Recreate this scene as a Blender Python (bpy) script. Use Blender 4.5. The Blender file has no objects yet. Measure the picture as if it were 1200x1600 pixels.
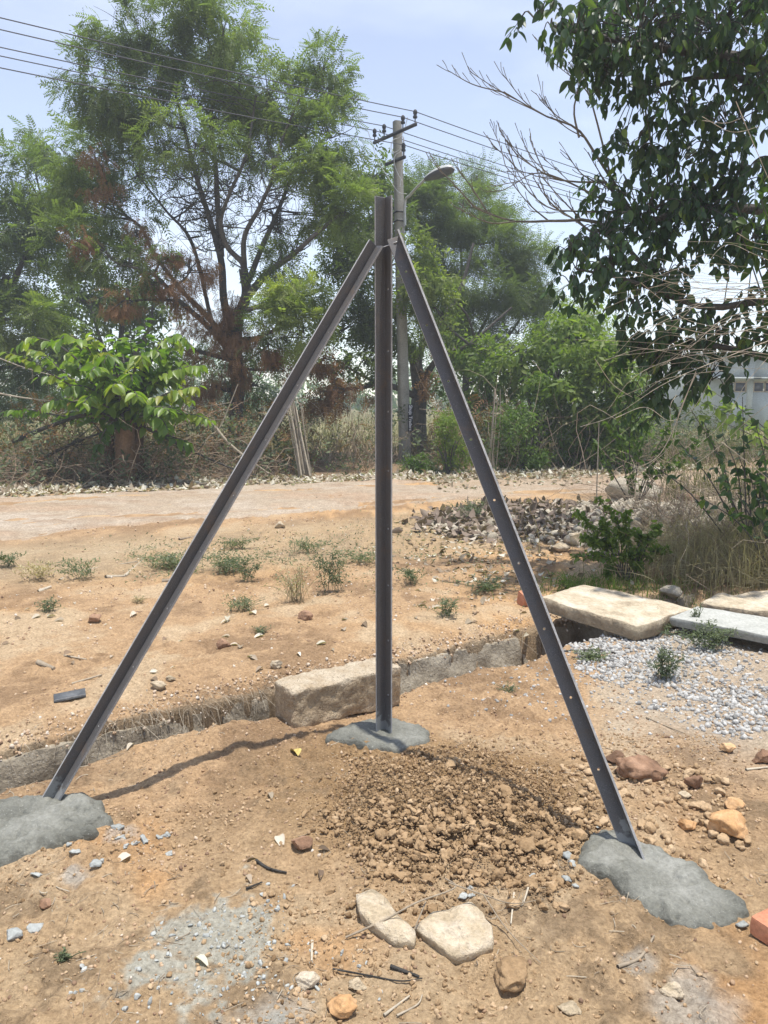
import bpy, math, random
import numpy as np
from mathutils import Vector, Matrix

random.seed(7)
RNG = np.random.default_rng(11)
SC = bpy.context.scene
COL = SC.collection
R = math.radians

# ------------------------------------------------------------------ camera
TH = math.atan(180 / 1200)          # camera pitched down so the horizon sits at photo row 620
CAM_H = 1.5
cam_d = bpy.data.cameras.new('camera')
cam_d.sensor_fit = 'VERTICAL'
cam_d.sensor_height = 36.0
cam_d.lens = 27.0
cam_d.clip_start = 0.05
cam_d.clip_end = 3000
cam = bpy.data.objects.new('camera', cam_d)
COL.objects.link(cam)
cam.location = (0, 0, CAM_H)
cam.rotation_euler = (math.pi / 2 - TH, 0, 0)
SC.camera = cam

# ------------------------------------------------------------------ sky, sun, exposure
SUN = Vector((0.19, -0.10, 2.0)).normalized()      # nearly overhead, a little to the right
SUN_EL = math.asin(SUN.z)
SUN_ROT = math.atan2(SUN.x, SUN.y)
W = bpy.data.worlds.new('World')
SC.world = W
W.use_nodes = True
wn, wl = W.node_tree.nodes, W.node_tree.links
bg = wn.get('Background') or wn.new('ShaderNodeBackground')
sky = wn.new('ShaderNodeTexSky')
sky.sky_type = 'NISHITA'
sky.sun_disc = False
sky.sun_elevation = SUN_EL
sky.sun_rotation = SUN_ROT
sky.air_density = 1.0
sky.dust_density = 0.2
sky.ozone_density = 1.0
# thin high haze: the whole sky is washed towards white, with faint cloud streaks
hz = wn.new('ShaderNodeHueSaturation')
hz.inputs['Saturation'].default_value = 0.68
hz.inputs['Value'].default_value = 0.94
hz.inputs['Hue'].default_value = 0.507
wl.new(sky.outputs[0], hz.inputs['Color'])
tc = wn.new('ShaderNodeTexCoord')
mp = wn.new('ShaderNodeMapping')
mp.inputs['Scale'].default_value = (1.2, 1.2, 4.0)
nz = wn.new('ShaderNodeTexNoise')
nz.inputs['Scale'].default_value = 1.6
nz.inputs['Detail'].default_value = 5
nz.inputs['Roughness'].default_value = 0.55
rp = wn.new('ShaderNodeMapRange')
rp.inputs['From Min'].default_value = 0.48
rp.inputs['From Max'].default_value = 0.8
rp.inputs['To Min'].default_value = 0.0
rp.inputs['To Max'].default_value = 0.38
mx = wn.new('ShaderNodeMix')
mx.data_type = 'RGBA'
wl.new(tc.outputs['Generated'], mp.inputs['Vector'])
wl.new(mp.outputs[0], nz.inputs['Vector'])
wl.new(nz.outputs['Fac'], rp.inputs['Value'])
wl.new(rp.outputs[0], mx.inputs['Factor'])
wl.new(hz.outputs[0], mx.inputs[6])
mx.inputs[7].default_value = (6.0, 6.3, 6.8, 1)
wl.new(mx.outputs[2], bg.inputs['Color'])
bg.inputs['Strength'].default_value = 0.15

sun_d = bpy.data.lights.new('sun', 'SUN')
sun_d.energy = 3.6
sun_d.angle = R(0.6)
sun_d.color = (1.0, 0.96, 0.89)
sun = bpy.data.objects.new('sun', sun_d)
COL.objects.link(sun)
sun.rotation_euler = SUN.to_track_quat('Z', 'Y').to_euler()
sun.location = (0, 0, 30)

vs = SC.view_settings
vs.view_transform = 'Standard'
vs.look = 'None'
vs.exposure = 0.72
vs.gamma = 1.0
vs.use_curve_mapping = False
cy = SC.cycles
cy.max_bounces = 5
cy.diffuse_bounces = 3
cy.glossy_bounces = 2
cy.transmission_bounces = 3
cy.transparent_max_bounces = 4
cy.caustics_reflective = False
cy.caustics_refractive = False
cy.use_denoising = True
cy.use_adaptive_sampling = True
cy.adaptive_threshold = 0.02
cy.max_bounces = 5

# ------------------------------------------------------------------ photo coordinates -> world
CT, ST = math.cos(TH), math.sin(TH)

def ray(px, py):
    u, v = (px - 600) / 1200, (800 - py) / 1200
    return np.array([u, CT + v * ST, -ST + v * CT])

def P(px, py, Y):
    """point seen at photo pixel (px, py) at distance Y ahead of the camera"""
    d = ray(px, py)
    return np.array([0, 0, CAM_H]) + d * (Y / d[1])

def G(px, py, z=0.0):
    """point seen at photo pixel (px, py) on the level z"""
    d = ray(px, py)
    return np.array([0, 0, CAM_H]) + d * ((z - CAM_H) / d[2])

def pxm(Y):
    return Y / 1200.0       # metres per photo pixel at distance Y (about)

# ------------------------------------------------------------------ noise
def _hash(ix, iy, iz, s):
    n = (ix * 374761393 + iy * 668265263 + iz * 2147483647 + s * 1274126177) & 0xFFFFFFFF
    n = ((n ^ (n >> 13)) * 1274126177) & 0xFFFFFFFF
    n = n ^ (n >> 16)
    return (n & 0xFFFFFF) / float(0xFFFFFF)

def noise(x, y, z=None, seed=0):
    x = np.asarray(x, float); y = np.asarray(y, float)
    z = np.zeros_like(x) if z is None else np.asarray(z, float)
    ix, iy, iz = np.floor(x).astype(np.int64), np.floor(y).astype(np.int64), np.floor(z).astype(np.int64)
    fx, fy, fz = x - ix, y - iy, z - iz
    fx, fy, fz = (f * f * f * (f * (f * 6 - 15) + 10) for f in (fx, fy, fz))
    def h(a, b, c): return _hash(ix + a, iy + b, iz + c, seed)
    def lerp(a, b, t): return a + (b - a) * t
    r = lerp(lerp(lerp(h(0,0,0), h(1,0,0), fx), lerp(h(0,1,0), h(1,1,0), fx), fy),
             lerp(lerp(h(0,0,1), h(1,0,1), fx), lerp(h(0,1,1), h(1,1,1), fx), fy), fz)
    return r * 2 - 1

def fbm(x, y, z=None, seed=0, o=4, g=0.5):
    t, a, f = 0, 1.0, 1.0
    for k in range(o):
        t = t + a * noise(np.asarray(x) * f, np.asarray(y) * f, None if z is None else np.asarray(z) * f, seed + k)
        a *= g; f *= 2.03
    return t

def sstep(a, b, x):
    t = np.clip((x - a) / (b - a), 0, 1)
    return t * t * (3 - 2 * t)

# ------------------------------------------------------------------ mesh collecting
class Acc:
    """collects vertices and faces; tint is a per-vertex number used by the materials for colour variation"""
    def __init__(self):
        self.v, self.f, self.t, self.n = [], [], [], 0
    def add(self, verts, faces, tint=0.5):
        verts = np.asarray(verts, float).reshape(-1, 3)
        faces = np.asarray(faces, np.int64)
        self.v.append(verts)
        self.f.append(faces + self.n)
        if np.isscalar(tint): tint = np.full(len(verts), float(tint))
        self.t.append(np.asarray(tint, float))
        self.n += len(verts)
        return self
    def inst(self, tv, tf, pos, rot, scale, tint):
        """template (tv, tf) placed N times"""
        N, k = len(pos), len(tv)
        if N == 0: return self
        scale = np.asarray(scale, float)
        if scale.ndim == 1: scale = scale[:, None].repeat(3, 1)
        v = np.einsum('nij,nkj->nki', rot, tv[None] * scale[:, None, :]) + pos[:, None, :]
        f = (tf[None] + (np.arange(N) * k)[:, None, None]).reshape(-1, tf.shape[1])
        return self.add(v.reshape(-1, 3), f, np.repeat(np.asarray(tint, float), k))
    def build(self, name, mat, parent=None, origin=None, smooth=False, link=True):
        v = np.concatenate(self.v); t = np.concatenate(self.t)
        if parent is not None:
            off = np.array(parent.matrix_world.translation if parent.parent is None else parent['_o'])
            if '_o' in parent: off = np.array(parent['_o'])
        elif origin is not None:
            off = np.array(origin, float)
        else:
            off = np.array([v[:, 0].mean(), v[:, 1].mean(), v[:, 2].min()])
        m = bpy.data.meshes.new(name)
        lens = np.concatenate([np.full(len(f), f.shape[1]) for f in self.f])
        loops = np.concatenate([f.ravel() for f in self.f])
        m.vertices.add(len(v)); m.vertices.foreach_set('co', (v - off).astype(np.float32).ravel())
        m.loops.add(len(loops)); m.loops.foreach_set('vertex_index', loops.astype(np.int32))
        m.polygons.add(len(lens))
        m.polygons.foreach_set('loop_start', np.concatenate([[0], np.cumsum(lens)[:-1]]).astype(np.int32))
        m.update(calc_edges=True)
        m.validate()
        a = m.attributes.new('tint', 'FLOAT', 'POINT')
        a.data.foreach_set('value', t.astype(np.float32))
        if smooth: m.polygons.foreach_set('use_smooth', np.ones(len(lens), bool))
        m.materials.append(MAT[mat] if isinstance(mat, str) else mat)
        o = bpy.data.objects.new(name, m)
        if link: COL.objects.link(o)
        if parent is not None:
            o.parent = parent
        else:
            o.location = off
        OFF[o.name] = off
        o['_o'] = [float(q) for q in off]
        return o

OFF = {}

def tag(o, label=None, cat=None, group=None, kind=None):
    if label: o['label'] = label
    if cat: o['category'] = cat
    if group: o['group'] = group
    if kind: o['kind'] = kind
    return o

def empty(name, loc, label, cat, group=None):
    o = bpy.data.objects.new(name, None)
    COL.objects.link(o)
    o.location = loc
    o.empty_display_size = 0.1
    o['_o'] = [float(q) for q in loc]
    bpy.context.view_layer.update()
    return tag(o, label, cat, group)

# ------------------------------------------------------------------ shapes
def norm(a):
    return a / np.maximum(np.linalg.norm(a, axis=-1, keepdims=True), 1e-9)

def tubes(paths, radii, sides=4):
    """paths (N,K,3), radii (N,K) -> verts, quads"""
    paths = np.asarray(paths, float); radii = np.asarray(radii, float)
    N, K, _ = paths.shape
    T = norm(np.gradient(paths, axis=1))
    ref = np.where(np.abs(T[:, :1, 2:3]) > 0.85, np.array([[[1.0, 0.1, 0]]]), np.array([[[0.05, 0.1, 1.0]]]))
    A = norm(np.cross(T, np.broadcast_to(ref, T.shape)))
    B = np.cross(T, A)
    ang = np.arange(sides) / sides * 2 * np.pi
    v = paths[:, :, None, :] + radii[:, :, None, None] * (np.cos(ang)[None, None, :, None] * A[:, :, None, :] + np.sin(ang)[None, None, :, None] * B[:, :, None, :])
    k = np.arange(K - 1)[:, None] * sides
    j = np.arange(sides)[None, :]
    j2 = (j + 1) % sides
    q = np.stack([k + j, k + j2, k + sides + j2, k + sides + j], -1).reshape(-1, 4)
    f = (q[None] + (np.arange(N) * K * sides)[:, None, None]).reshape(-1, 4)
    return v.reshape(-1, 3), f

def spline(pts, n=12):
    """Catmull-Rom through pts"""
    p = np.asarray(pts, float)
    p = np.vstack([2 * p[0] - p[1], p, 2 * p[-1] - p[-2]])
    out = []
    segs = len(p) - 3
    for t in np.linspace(0, segs - 1e-6, n):
        i = int(t); u = t - i
        a, b, c, d = p[i:i + 4]
        out.append(0.5 * (2 * b + (c - a) * u + (2 * a - 5 * b + 4 * c - d) * u * u + (3 * b - a - 3 * c + d) * u ** 3))
    return np.array(out)

def add_tube(acc, pts, r0, r1, n=12, sides=6, tint=0.5, pw=1.0, cap=True):
    path = spline(pts, n)
    rr = r0 + (r1 - r0) * np.linspace(0, 1, n) ** pw
    v, f = tubes(path[None], rr[None], sides)
    acc.add(v, f, tint)
    if cap and sides == 4:
        m = (n - 1) * 4
        acc.add(v[[m, m + 1, m + 2, m + 3]], [[0, 1, 2, 3]], tint)
    elif cap:
        m = (n - 1) * sides
        ring = v[m:m + sides]
        c = ring.mean(0)
        acc.add(np.vstack([ring, c]), [[i, (i + 1) % sides, sides] for i in range(sides)], tint)
    return path

def frames(d, roll=None, up=None):
    """rotation matrices whose y axis is d"""
    d = norm(np.asarray(d, float))
    N = len(d)
    h = RNG.normal(size=(N, 3)) if up is None else np.broadcast_to(np.asarray(up, float), (N, 3)) + RNG.normal(size=(N, 3)) * (0.0 if roll is None else roll)
    x = norm(np.cross(d, h))
    z = np.cross(x, d)
    return np.stack([x, d, z], -1)

def rnd_rot(N):
    return frames(RNG.normal(size=(N, 3)))

def box(c, s, rot=None):
    c = np.array(c, float); s = np.array(s, float) / 2
    v = np.array([[x, y, z] for x in (-1, 1) for y in (-1, 1) for z in (-1, 1)], float) * s
    if rot is not None: v = v @ np.asarray(rot).T
    f = np.array([[0, 1, 3, 2], [4, 6, 7, 5], [0, 4, 5, 1], [2, 3, 7, 6], [0, 2, 6, 4], [1, 5, 7, 3]])
    return v + c, f

def rotz(a):
    c, s = math.cos(a), math.sin(a)
    return np.array([[c, -s, 0], [s, c, 0], [0, 0, 1]])

def lathe(prof, sides=16):
    prof = np.array(prof, float)
    K = len(prof)
    a = np.arange(sides) / sides * 2 * np.pi
    v = np.stack([prof[:, 0][:, None] * np.cos(a), prof[:, 0][:, None] * np.sin(a), np.repeat(prof[:, 1][:, None], sides, 1)], -1)
    k = np.arange(K - 1)[:, None] * sides; j = np.arange(sides)[None]; j2 = (j + 1) % sides
    f = np.stack([k + j, k + j2, k + sides + j2, k + sides + j], -1).reshape(-1, 4)
    return v.reshape(-1, 3), f

def ico(sub):
    t = (1 + 5 ** 0.5) / 2
    v = [(-1,t,0),(1,t,0),(-1,-t,0),(1,-t,0),(0,-1,t),(0,1,t),(0,-1,-t),(0,1,-t),(t,0,-1),(t,0,1),(-t,0,-1),(-t,0,1)]
    f = [(0,11,5),(0,5,1),(0,1,7),(0,7,10),(0,10,11),(1,5,9),(5,11,4),(11,10,2),(10,7,6),(7,1,8),(3,9,4),(3,4,2),(3,2,6),(3,6,8),(3,8,9),(4,9,5),(2,4,11),(6,2,10),(8,6,7),(9,8,1)]
    v = [np.array(p, float) / np.linalg.norm(p) for p in v]
    for _ in range(sub):
        cache, nf = {}, []
        def mid(a, b):
            k = (min(a, b), max(a, b))
            if k not in cache:
                m = v[a] + v[b]; v.append(m / np.linalg.norm(m)); cache[k] = len(v) - 1
            return cache[k]
        for a, b, c in f:
            x, y, z = mid(a, b), mid(b, c), mid(c, a)
            nf += [(a, x, z), (b, y, x), (c, z, y), (x, y, z)]
        f = nf
    return np.array(v), np.array(f)

ICO = [ico(0), ico(1), ico(2), ico(3)]

def rock(seed, sub=2, rough=0.25, cuts=6, scale=(1, 1, 1)):
    """angular stone: sphere cut by random planes and roughened"""
    v, f = ICO[sub]
    v = v.copy()
    rg = np.random.default_rng(seed)
    for _ in range(cuts):
        n = rg.normal(size=3); n /= np.linalg.norm(n)
        d = rg.uniform(0.45, 0.85) if cuts < 8 else rg.uniform(.32, .75)
        s = v @ n
        v = v - np.maximum(s - d, 0)[:, None] * n
    r = 1 + rough * (0.6 * noise(v[:, 0] * 2 + seed, v[:, 1] * 2, v[:, 2] * 2, seed) + 0.4 * noise(v[:, 0] * 5, v[:, 1] * 5 + seed, v[:, 2] * 5, seed + 3))
    return v * r[:, None] * np.array(scale), f

def leaf_tpl(w=0.5, rows=5, fold=0.12, droop=0.15, tip=True):
    """leaf of length 1 along +y with a folded midrib"""
    t = np.linspace(0, 1, rows + 1)
    prof = np.sin(np.pi * t ** 0.8) ** 0.85 * w / 2
    prof[0] = 0.012; prof[-1] = 0.004
    v = []
    for i in range(rows + 1):
        z = -droop * t[i] ** 2
        v += [(-prof[i], t[i], z + fold * prof[i] * 2), (0, t[i], z), (prof[i], t[i], z + fold * prof[i] * 2)]
    f = []
    for i in range(rows):
        a = i * 3
        f += [(a, a + 1, a + 4, a + 3), (a + 1, a + 2, a + 5, a + 4)]
    return np.array(v), np.array(f)

def pinnate(n=7, w=0.09, ll=0.26, droop=0.35, rachis=True):
    """feather-shaped compound leaf of length 1 along +y, two small faces to a leaflet"""
    V, F = [], []
    for i in range(n):
        t = 0.12 + 0.88 * i / (n - 1)
        y, z = t * (1 - 0.1 * t), -droop * t * t
        for s in (-1, 1):
            L = ll * (1 - 0.35 * abs(t - 0.5))
            dx, dy, dz = s * 0.8 * L, 0.5 * L, -0.3 * L
            a = len(V)
            px, py = -dy, dx
            q = math.hypot(px, py)
            wx, wy = px / q * w * .5, py / q * w * .5
            V += [(0, y, z), (dx * .45 + wx, y + dy * .45 + wy, z + dz * .35), (dx, y + dy, z + dz), (dx * .45 - wx, y + dy * .45 - wy, z + dz * .35)]
            F += [(a, a + 1, a + 2, a + 3)]
    return np.array(V), np.array(F)

def twig_leaves(n=7, w=0.2, ll=0.42, droop=0.2, seed=0):
    """short leafy twig of length 1 along +y with simple leaves"""
    rg = np.random.default_rng(seed)
    V, F = [], []
    for i in range(n):
        t = 0.15 + 0.85 * i / (n - 1)
        ang = i * 2.4 + rg.uniform(-.4, .4)
        out = np.array([math.cos(ang), 0.55, math.sin(ang)]); out /= np.linalg.norm(out)
        b = np.array([0, t, -droop * t * t])
        out[2] -= 0.35
        L = ll * rg.uniform(.75, 1.15)
        side = np.cross(out, [0.1, 0.2, 1.0]); side /= np.linalg.norm(side)
        a = len(V)
        m = b + out * L * .5
        V += [b, m + side * w * .5 + np.array([0, 0, .03]), b + out * L + np.array([0, 0, -.12 * L]), m - side * w * .5 + np.array([0, 0, .03]), m]
        F += [(a, a + 1, a + 4), (a + 1, a + 2, a + 4), (a + 2, a + 3, a + 4), (a + 3, a, a + 4)]
    return np.array(V), np.array(F)

# ------------------------------------------------------------------ materials
MAT = {}

def newmat(name):
    m = bpy.data.materials.new(name)
    m.use_nodes = True
    nt = m.node_tree
    for n in list(nt.nodes):
        if n.type != 'OUTPUT_MATERIAL': nt.nodes.remove(n)
    out = [n for n in nt.nodes if n.type == 'OUTPUT_MATERIAL'][0]
    MAT[name] = m
    return m, nt, out

def ramp(nt, stops):
    r = nt.nodes.new('ShaderNodeValToRGB')
    e = r.color_ramp.elements
    while len(e) > 1: e.remove(e[0])
    e[0].position = stops[0][0]; e[0].color = (*stops[0][1], 1)
    for p, c in stops[1:]:
        k = e.new(p); k.color = (*c, 1)
    return r

def texn(nt, scale, detail=4, rough=0.55, vec=None, kind='ShaderNodeTexNoise'):
    n = nt.nodes.new(kind)
    n.inputs['Scale'].default_value = scale
    if 'Detail' in n.inputs: n.inputs['Detail'].default_value = detail
    if kind == 'ShaderNodeTexNoise': n.inputs['Roughness'].default_value = rough
    if vec is not None: nt.links.new(vec, n.inputs['Vector'])
    return n

def mixc(nt, fac, a, b, mode='MIX'):
    m = nt.nodes.new('ShaderNodeMix'); m.data_type = 'RGBA'; m.blend_type = mode
    L = nt.links
    if isinstance(fac, (int, float)): m.inputs[0].default_value = fac
    else: L.new(fac, m.inputs[0])
    for i, q in ((6, a), (7, b)):
        if isinstance(q, tuple): m.inputs[i].default_value = (*q, 1)
        else: L.new(q, m.inputs[i])
    return m.outputs[2]

def mrange(nt, val, a, b, c=0.0, d=1.0):
    m = nt.nodes.new('ShaderNodeMapRange')
    nt.links.new(val, m.inputs['Value'])
    m.inputs['From Min'].default_value = a; m.inputs['From Max'].default_value = b
    m.inputs['To Min'].default_value = c; m.inputs['To Max'].default_value = d
    return m.outputs[0]

def solid(name, stops, rough=0.85, nscale=6.0, amount=0.35, bump=0.3, bscale=60, metal=0.0, spec=0.3, dist=0.01, use_tint=True, speck=None):
    """general surface: tint attribute -> colour ramp, broken up by two noises, with fine bump"""
    m, nt, out = newmat(name)
    L = nt.links
    geo = nt.nodes.new('ShaderNodeNewGeometry')
    at = nt.nodes.new('ShaderNodeAttribute'); at.attribute_name = 'tint'
    n1 = texn(nt, nscale, 5, 0.6, geo.outputs['Position'])
    add = nt.nodes.new('ShaderNodeMath'); add.operation = 'MULTIPLY_ADD'
    L.new(mrange(nt, n1.outputs['Fac'], 0.25, 0.75, -1, 1), add.inputs[0])
    add.inputs[1].default_value = amount
    if use_tint: L.new(at.outputs['Fac'], add.inputs[2])
    else: add.inputs[2].default_value = 0.5
    r = ramp(nt, stops); L.new(add.outputs[0], r.inputs['Fac'])
    col = r.outputs['Color']
    n2 = texn(nt, bscale, 4, 0.65, geo.outputs['Position'])
    col = mixc(nt, 1.0, col, mixc(nt, mrange(nt, n2.outputs['Fac'], 0.3, 0.7), (0.78, 0.78, 0.78), (1.2, 1.2, 1.2)), 'MULTIPLY')
    if speck:
        n3 = texn(nt, speck[0], 2, 0.5, geo.outputs['Position'])
        col = mixc(nt, mrange(nt, n3.outputs['Fac'], speck[1], speck[1] + .06), col, speck[2])
    b = nt.nodes.new('ShaderNodeBsdfPrincipled')
    L.new(col, b.inputs['Base Color'])
    b.inputs['Roughness'].default_value = rough
    b.inputs['Metallic'].default_value = metal
    b.inputs['Specular IOR Level'].default_value = spec
    bp = nt.nodes.new('ShaderNodeBump')
    bp.inputs['Strength'].default_value = bump
    bp.inputs['Distance'].default_value = dist
    L.new(n2.outputs['Fac'], bp.inputs['Height'])
    L.new(bp.outputs[0], b.inputs['Normal'])
    L.new(b.outputs[0], out.inputs['Surface'])
    return m

def leafmat(name, stops, trans=0.35, rough=0.5, spec=0.3, under=None):
    m, nt, out = newmat(name)
    L = nt.links
    at = nt.nodes.new('ShaderNodeAttribute'); at.attribute_name = 'tint'
    r = ramp(nt, stops); L.new(at.outputs['Fac'], r.inputs['Fac'])
    oi = nt.nodes.new('ShaderNodeObjectInfo')
    col = mixc(nt, 1.0, r.outputs['Color'], mixc(nt, oi.outputs['Random'], (0.82, 0.85, 0.8), (1.15, 1.12, 1.1)), 'MULTIPLY')
    b = nt.nodes.new('ShaderNodeBsdfPrincipled')
    L.new(col, b.inputs['Base Color'])
    b.inputs['Roughness'].default_value = rough
    b.inputs['Specular IOR Level'].default_value = spec
    t = nt.nodes.new('ShaderNodeBsdfTranslucent')
    L.new(mixc(nt, 1.0, col, (1.25, 1.45, 0.6), 'MULTIPLY'), t.inputs['Color'])
    ms = nt.nodes.new('ShaderNodeMixShader'); ms.inputs[0].default_value = trans
    L.new(b.outputs[0], ms.inputs[1]); L.new(t.outputs[0], ms.inputs[2])
    L.new(ms.outputs[0], out.inputs['Surface'])
    return m

solid('soil_clod', [(0, (.19, .12, .06)), (.5, (.345, .23, .125)), (1, (.48, .345, .21))], 0.95, 14, .3, .8, 90, dist=.006)
solid('pebble', [(0, (.20, .125, .08)), (.35, (.39, .26, .155)), (.7, (.52, .39, .27)), (1, (.62, .56, .48))], 0.9, 20, .15, .3, 120, dist=.003)
solid('gravel', [(0, (.19, .185, .175)), (.35, (.33, .32, .30)), (.75, (.43, .42, .395)), (1, (.54, .525, .49))], 0.88, 40, .3, .5, 160, dist=.003)
solid('pale_stone', [(0, (.28, .22, .14)), (.5, (.46, .37, .25)), (1, (.56, .48, .37))], 0.92, 14, .5, 1.0, 60, dist=.012)
solid('red_stone', [(0, (.13, .075, .045)), (.5, (.24, .14, .085)), (1, (.40, .25, .16))], 0.92, 11, .4, .8, 60, dist=.008)
solid('orange_clod', [(0, (.36, .19, .08)), (.5, (.50, .29, .135)), (1, (.58, .38, .21))], 0.95, 12, .35, .7, 80, dist=.006)
solid('granite_wall', [(0, (.17, .14, .10)), (.5, (.32, .275, .205)), (1, (.46, .41, .32))], 0.92, 7, .45, .9, 45, dist=.012, speck=(130, .62, (.38, .35, .3)))
solid('granite_block', [(0, (.24, .17, .105)), (.5, (.39, .295, .19)), (1, (.52, .435, .32))], 0.92, 12, .4, 1.0, 80, dist=.014, speck=(170, .63, (.16, .11, .075)))
solid('slab_stone', [(0, (.28, .22, .15)), (.5, (.47, .39, .275)), (1, (.58, .51, .40))], 0.92, 7, .6, 1.0, 45, dist=.012)
solid('slab_concrete', [(0, (.26, .26, .235)), (.5, (.38, .38, .345)), (1, (.47, .47, .43))], 0.9, 7, .35, .4, 60, dist=.004)
solid('wet_concrete', [(0, (.10, .10, .083)), (.5, (.18, .178, .15)), (1, (.32, .315, .28))], 0.68, 4.5, .5, .9, 90, spec=.3, dist=.006, speck=(190, .66, (.30, .295, .26)))
solid('dry_cement', [(0, (.22, .23, .215)), (.5, (.33, .34, .32)), (1, (.44, .45, .42))], 0.92, 14, .3, .6, 90, dist=.005)
solid('brick', [(0, (.36, .14, .075)), (.5, (.46, .20, .115)), (1, (.55, .28, .17))], 0.92, 14, .3, .4, 90, dist=.003)
solid('bark', [(0, (.045, .042, .037)), (.5, (.10, .09, .078)), (1, (.18, .16, .135))], 0.95, 5, .35, .9, 28, dist=.03)
solid('stump_bark', [(0, (.09, .055, .035)), (.5, (.19, .115, .07)), (1, (.28, .18, .11))], 0.95, 6, .3, .9, 30, dist=.02)
solid('pale_bark', [(0, (.16, .135, .10)), (.5, (.30, .255, .19)), (1, (.44, .38, .29))], 0.92, 8, .3, .6, 40, dist=.005)
solid('grey_bark', [(0, (.07, .065, .055)), (.5, (.15, .135, .11)), (1, (.26, .235, .19))], 0.92, 8, .3, .6, 40, dist=.005)
solid('dry_twig', [(0, (.14, .10, .07)), (.5, (.31, .235, .165)), (1, (.50, .41, .30))], 0.95, 3, .2, .2, 60, dist=.004)
solid('dry_stem', [(0, (.22, .17, .12)), (.5, (.36, .30, .22)), (1, (.50, .44, .34))], 0.9, 3, .2, .2, 60, dist=.003)
solid('pole_concrete', [(0, (.22, .21, .18)), (.5, (.31, .295, .255)), (1, (.40, .385, .34))], 0.92, 4, .3, .4, 40, dist=.006)
solid('dark_metal', [(0, (.03, .03, .033)), (1, (.06, .06, .065))], 0.6, 9, .3, .1, 60, metal=.3)
solid('lamp_grey', [(0, (.42, .43, .42)), (1, (.52, .53, .52))], 0.45, 9, .3, .05, 60)
solid('lamp_lens', [(0, (.07, .075, .10)), (1, (.13, .14, .18))], 0.35, 9, .3, .0, 60, spec=.6)
solid('galvanised', [(0, (.45, .46, .47)), (1, (.6, .61, .62))], 0.4, 30, .3, .05, 90, metal=.7)
solid('wire_dark', [(0, (.05, .05, .055)), (1, (.09, .09, .1))], 0.6, 9, .1, .0, 60)
solid('cable_white', [(0, (.5, .5, .5)), (1, (.62, .62, .62))], 0.6, 9, .1, .0, 60)
solid('sign_black', [(0, (.012, .012, .02)), (1, (.03, .03, .045))], 0.5, 9, .2, .0, 60)
solid('sign_white', [(0, (.7, .7, .72)), (1, (.8, .8, .82))], 0.6, 9, .2, .0, 60)
solid('plaster', [(0, (.30, .33, .31)), (.5, (.44, .475, .45)), (1, (.53, .56, .535))], 0.9, .8, .5, .1, 20)
solid('window_dark', [(0, (.03, .035, .04)), (1, (.06, .065, .07))], 0.25, 3, .2, .0, 60, spec=.6)
solid('yellow_scrap', [(0, (.42, .31, .09)), (1, (.55, .44, .16))], 0.7, 30, .3, .1, 60)
solid('slate_scrap', [(0, (.06, .065, .07)), (.5, (.12, .125, .13)), (1, (.2, .2, .2))], 0.7, 14, .3, .2, 60)

leafmat('neem_leaf', [(0, (.07, .095, .042)), (.45, (.14, .185, .06)), (.8, (.205, .25, .074)), (1, (.27, .30, .09))], .55)
leafmat('acacia_leaf', [(0, (.07, .10, .04)), (.5, (.14, .185, .064)), (1, (.21, .245, .085))], .55)
leafmat('dead_leaf', [(0, (.13, .075, .045)), (.5, (.25, .14, .08)), (1, (.37, .22, .125))], .38, .8, .1)
leafmat('broad_leaf', [(0, (.028, .055, .030)), (.5, (.048, .092, .040)), (.85, (.085, .15, .045)), (1, (.17, .24, .055))], .42, .42, .4)
leafmat('coppice_leaf', [(0, (.065, .13, .028)), (.5, (.155, .255, .04)), (.85, (.26, .345, .05)), (1, (.38, .38, .065))], .5, .38, .4)
leafmat('bush_leaf', [(0, (.06, .105, .028)), (.5, (.13, .20, .042)), (1, (.23, .29, .065))], .5)
leafmat('weed_leaf', [(0, (.08, .10, .065)), (.5, (.145, .175, .105)), (1, (.22, .245, .135))], .3, .7, .2)
leafmat('dry_grass', [(0, (.24, .19, .12)), (.5, (.42, .35, .23)), (1, (.56, .49, .34))], .3, .8, .15)
leafmat('field_grass', [(0, (.10, .105, .045)), (.5, (.18, .175, .075)), (1, (.27, .25, .125))], .3, .8, .15)
leafmat('litter', [(0, (.10, .07, .05)), (.4, (.26, .19, .135)), (.75, (.46, .39, .31)), (1, (.66, .62, .54))], .15, .8, .15)
leafmat('grey_litter', [(0, (.09, .07, .058)), (.5, (.20, .155, .125)), (.85, (.34, .275, .22)), (1, (.52, .46, .39))], .1, .8, .15)

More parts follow.
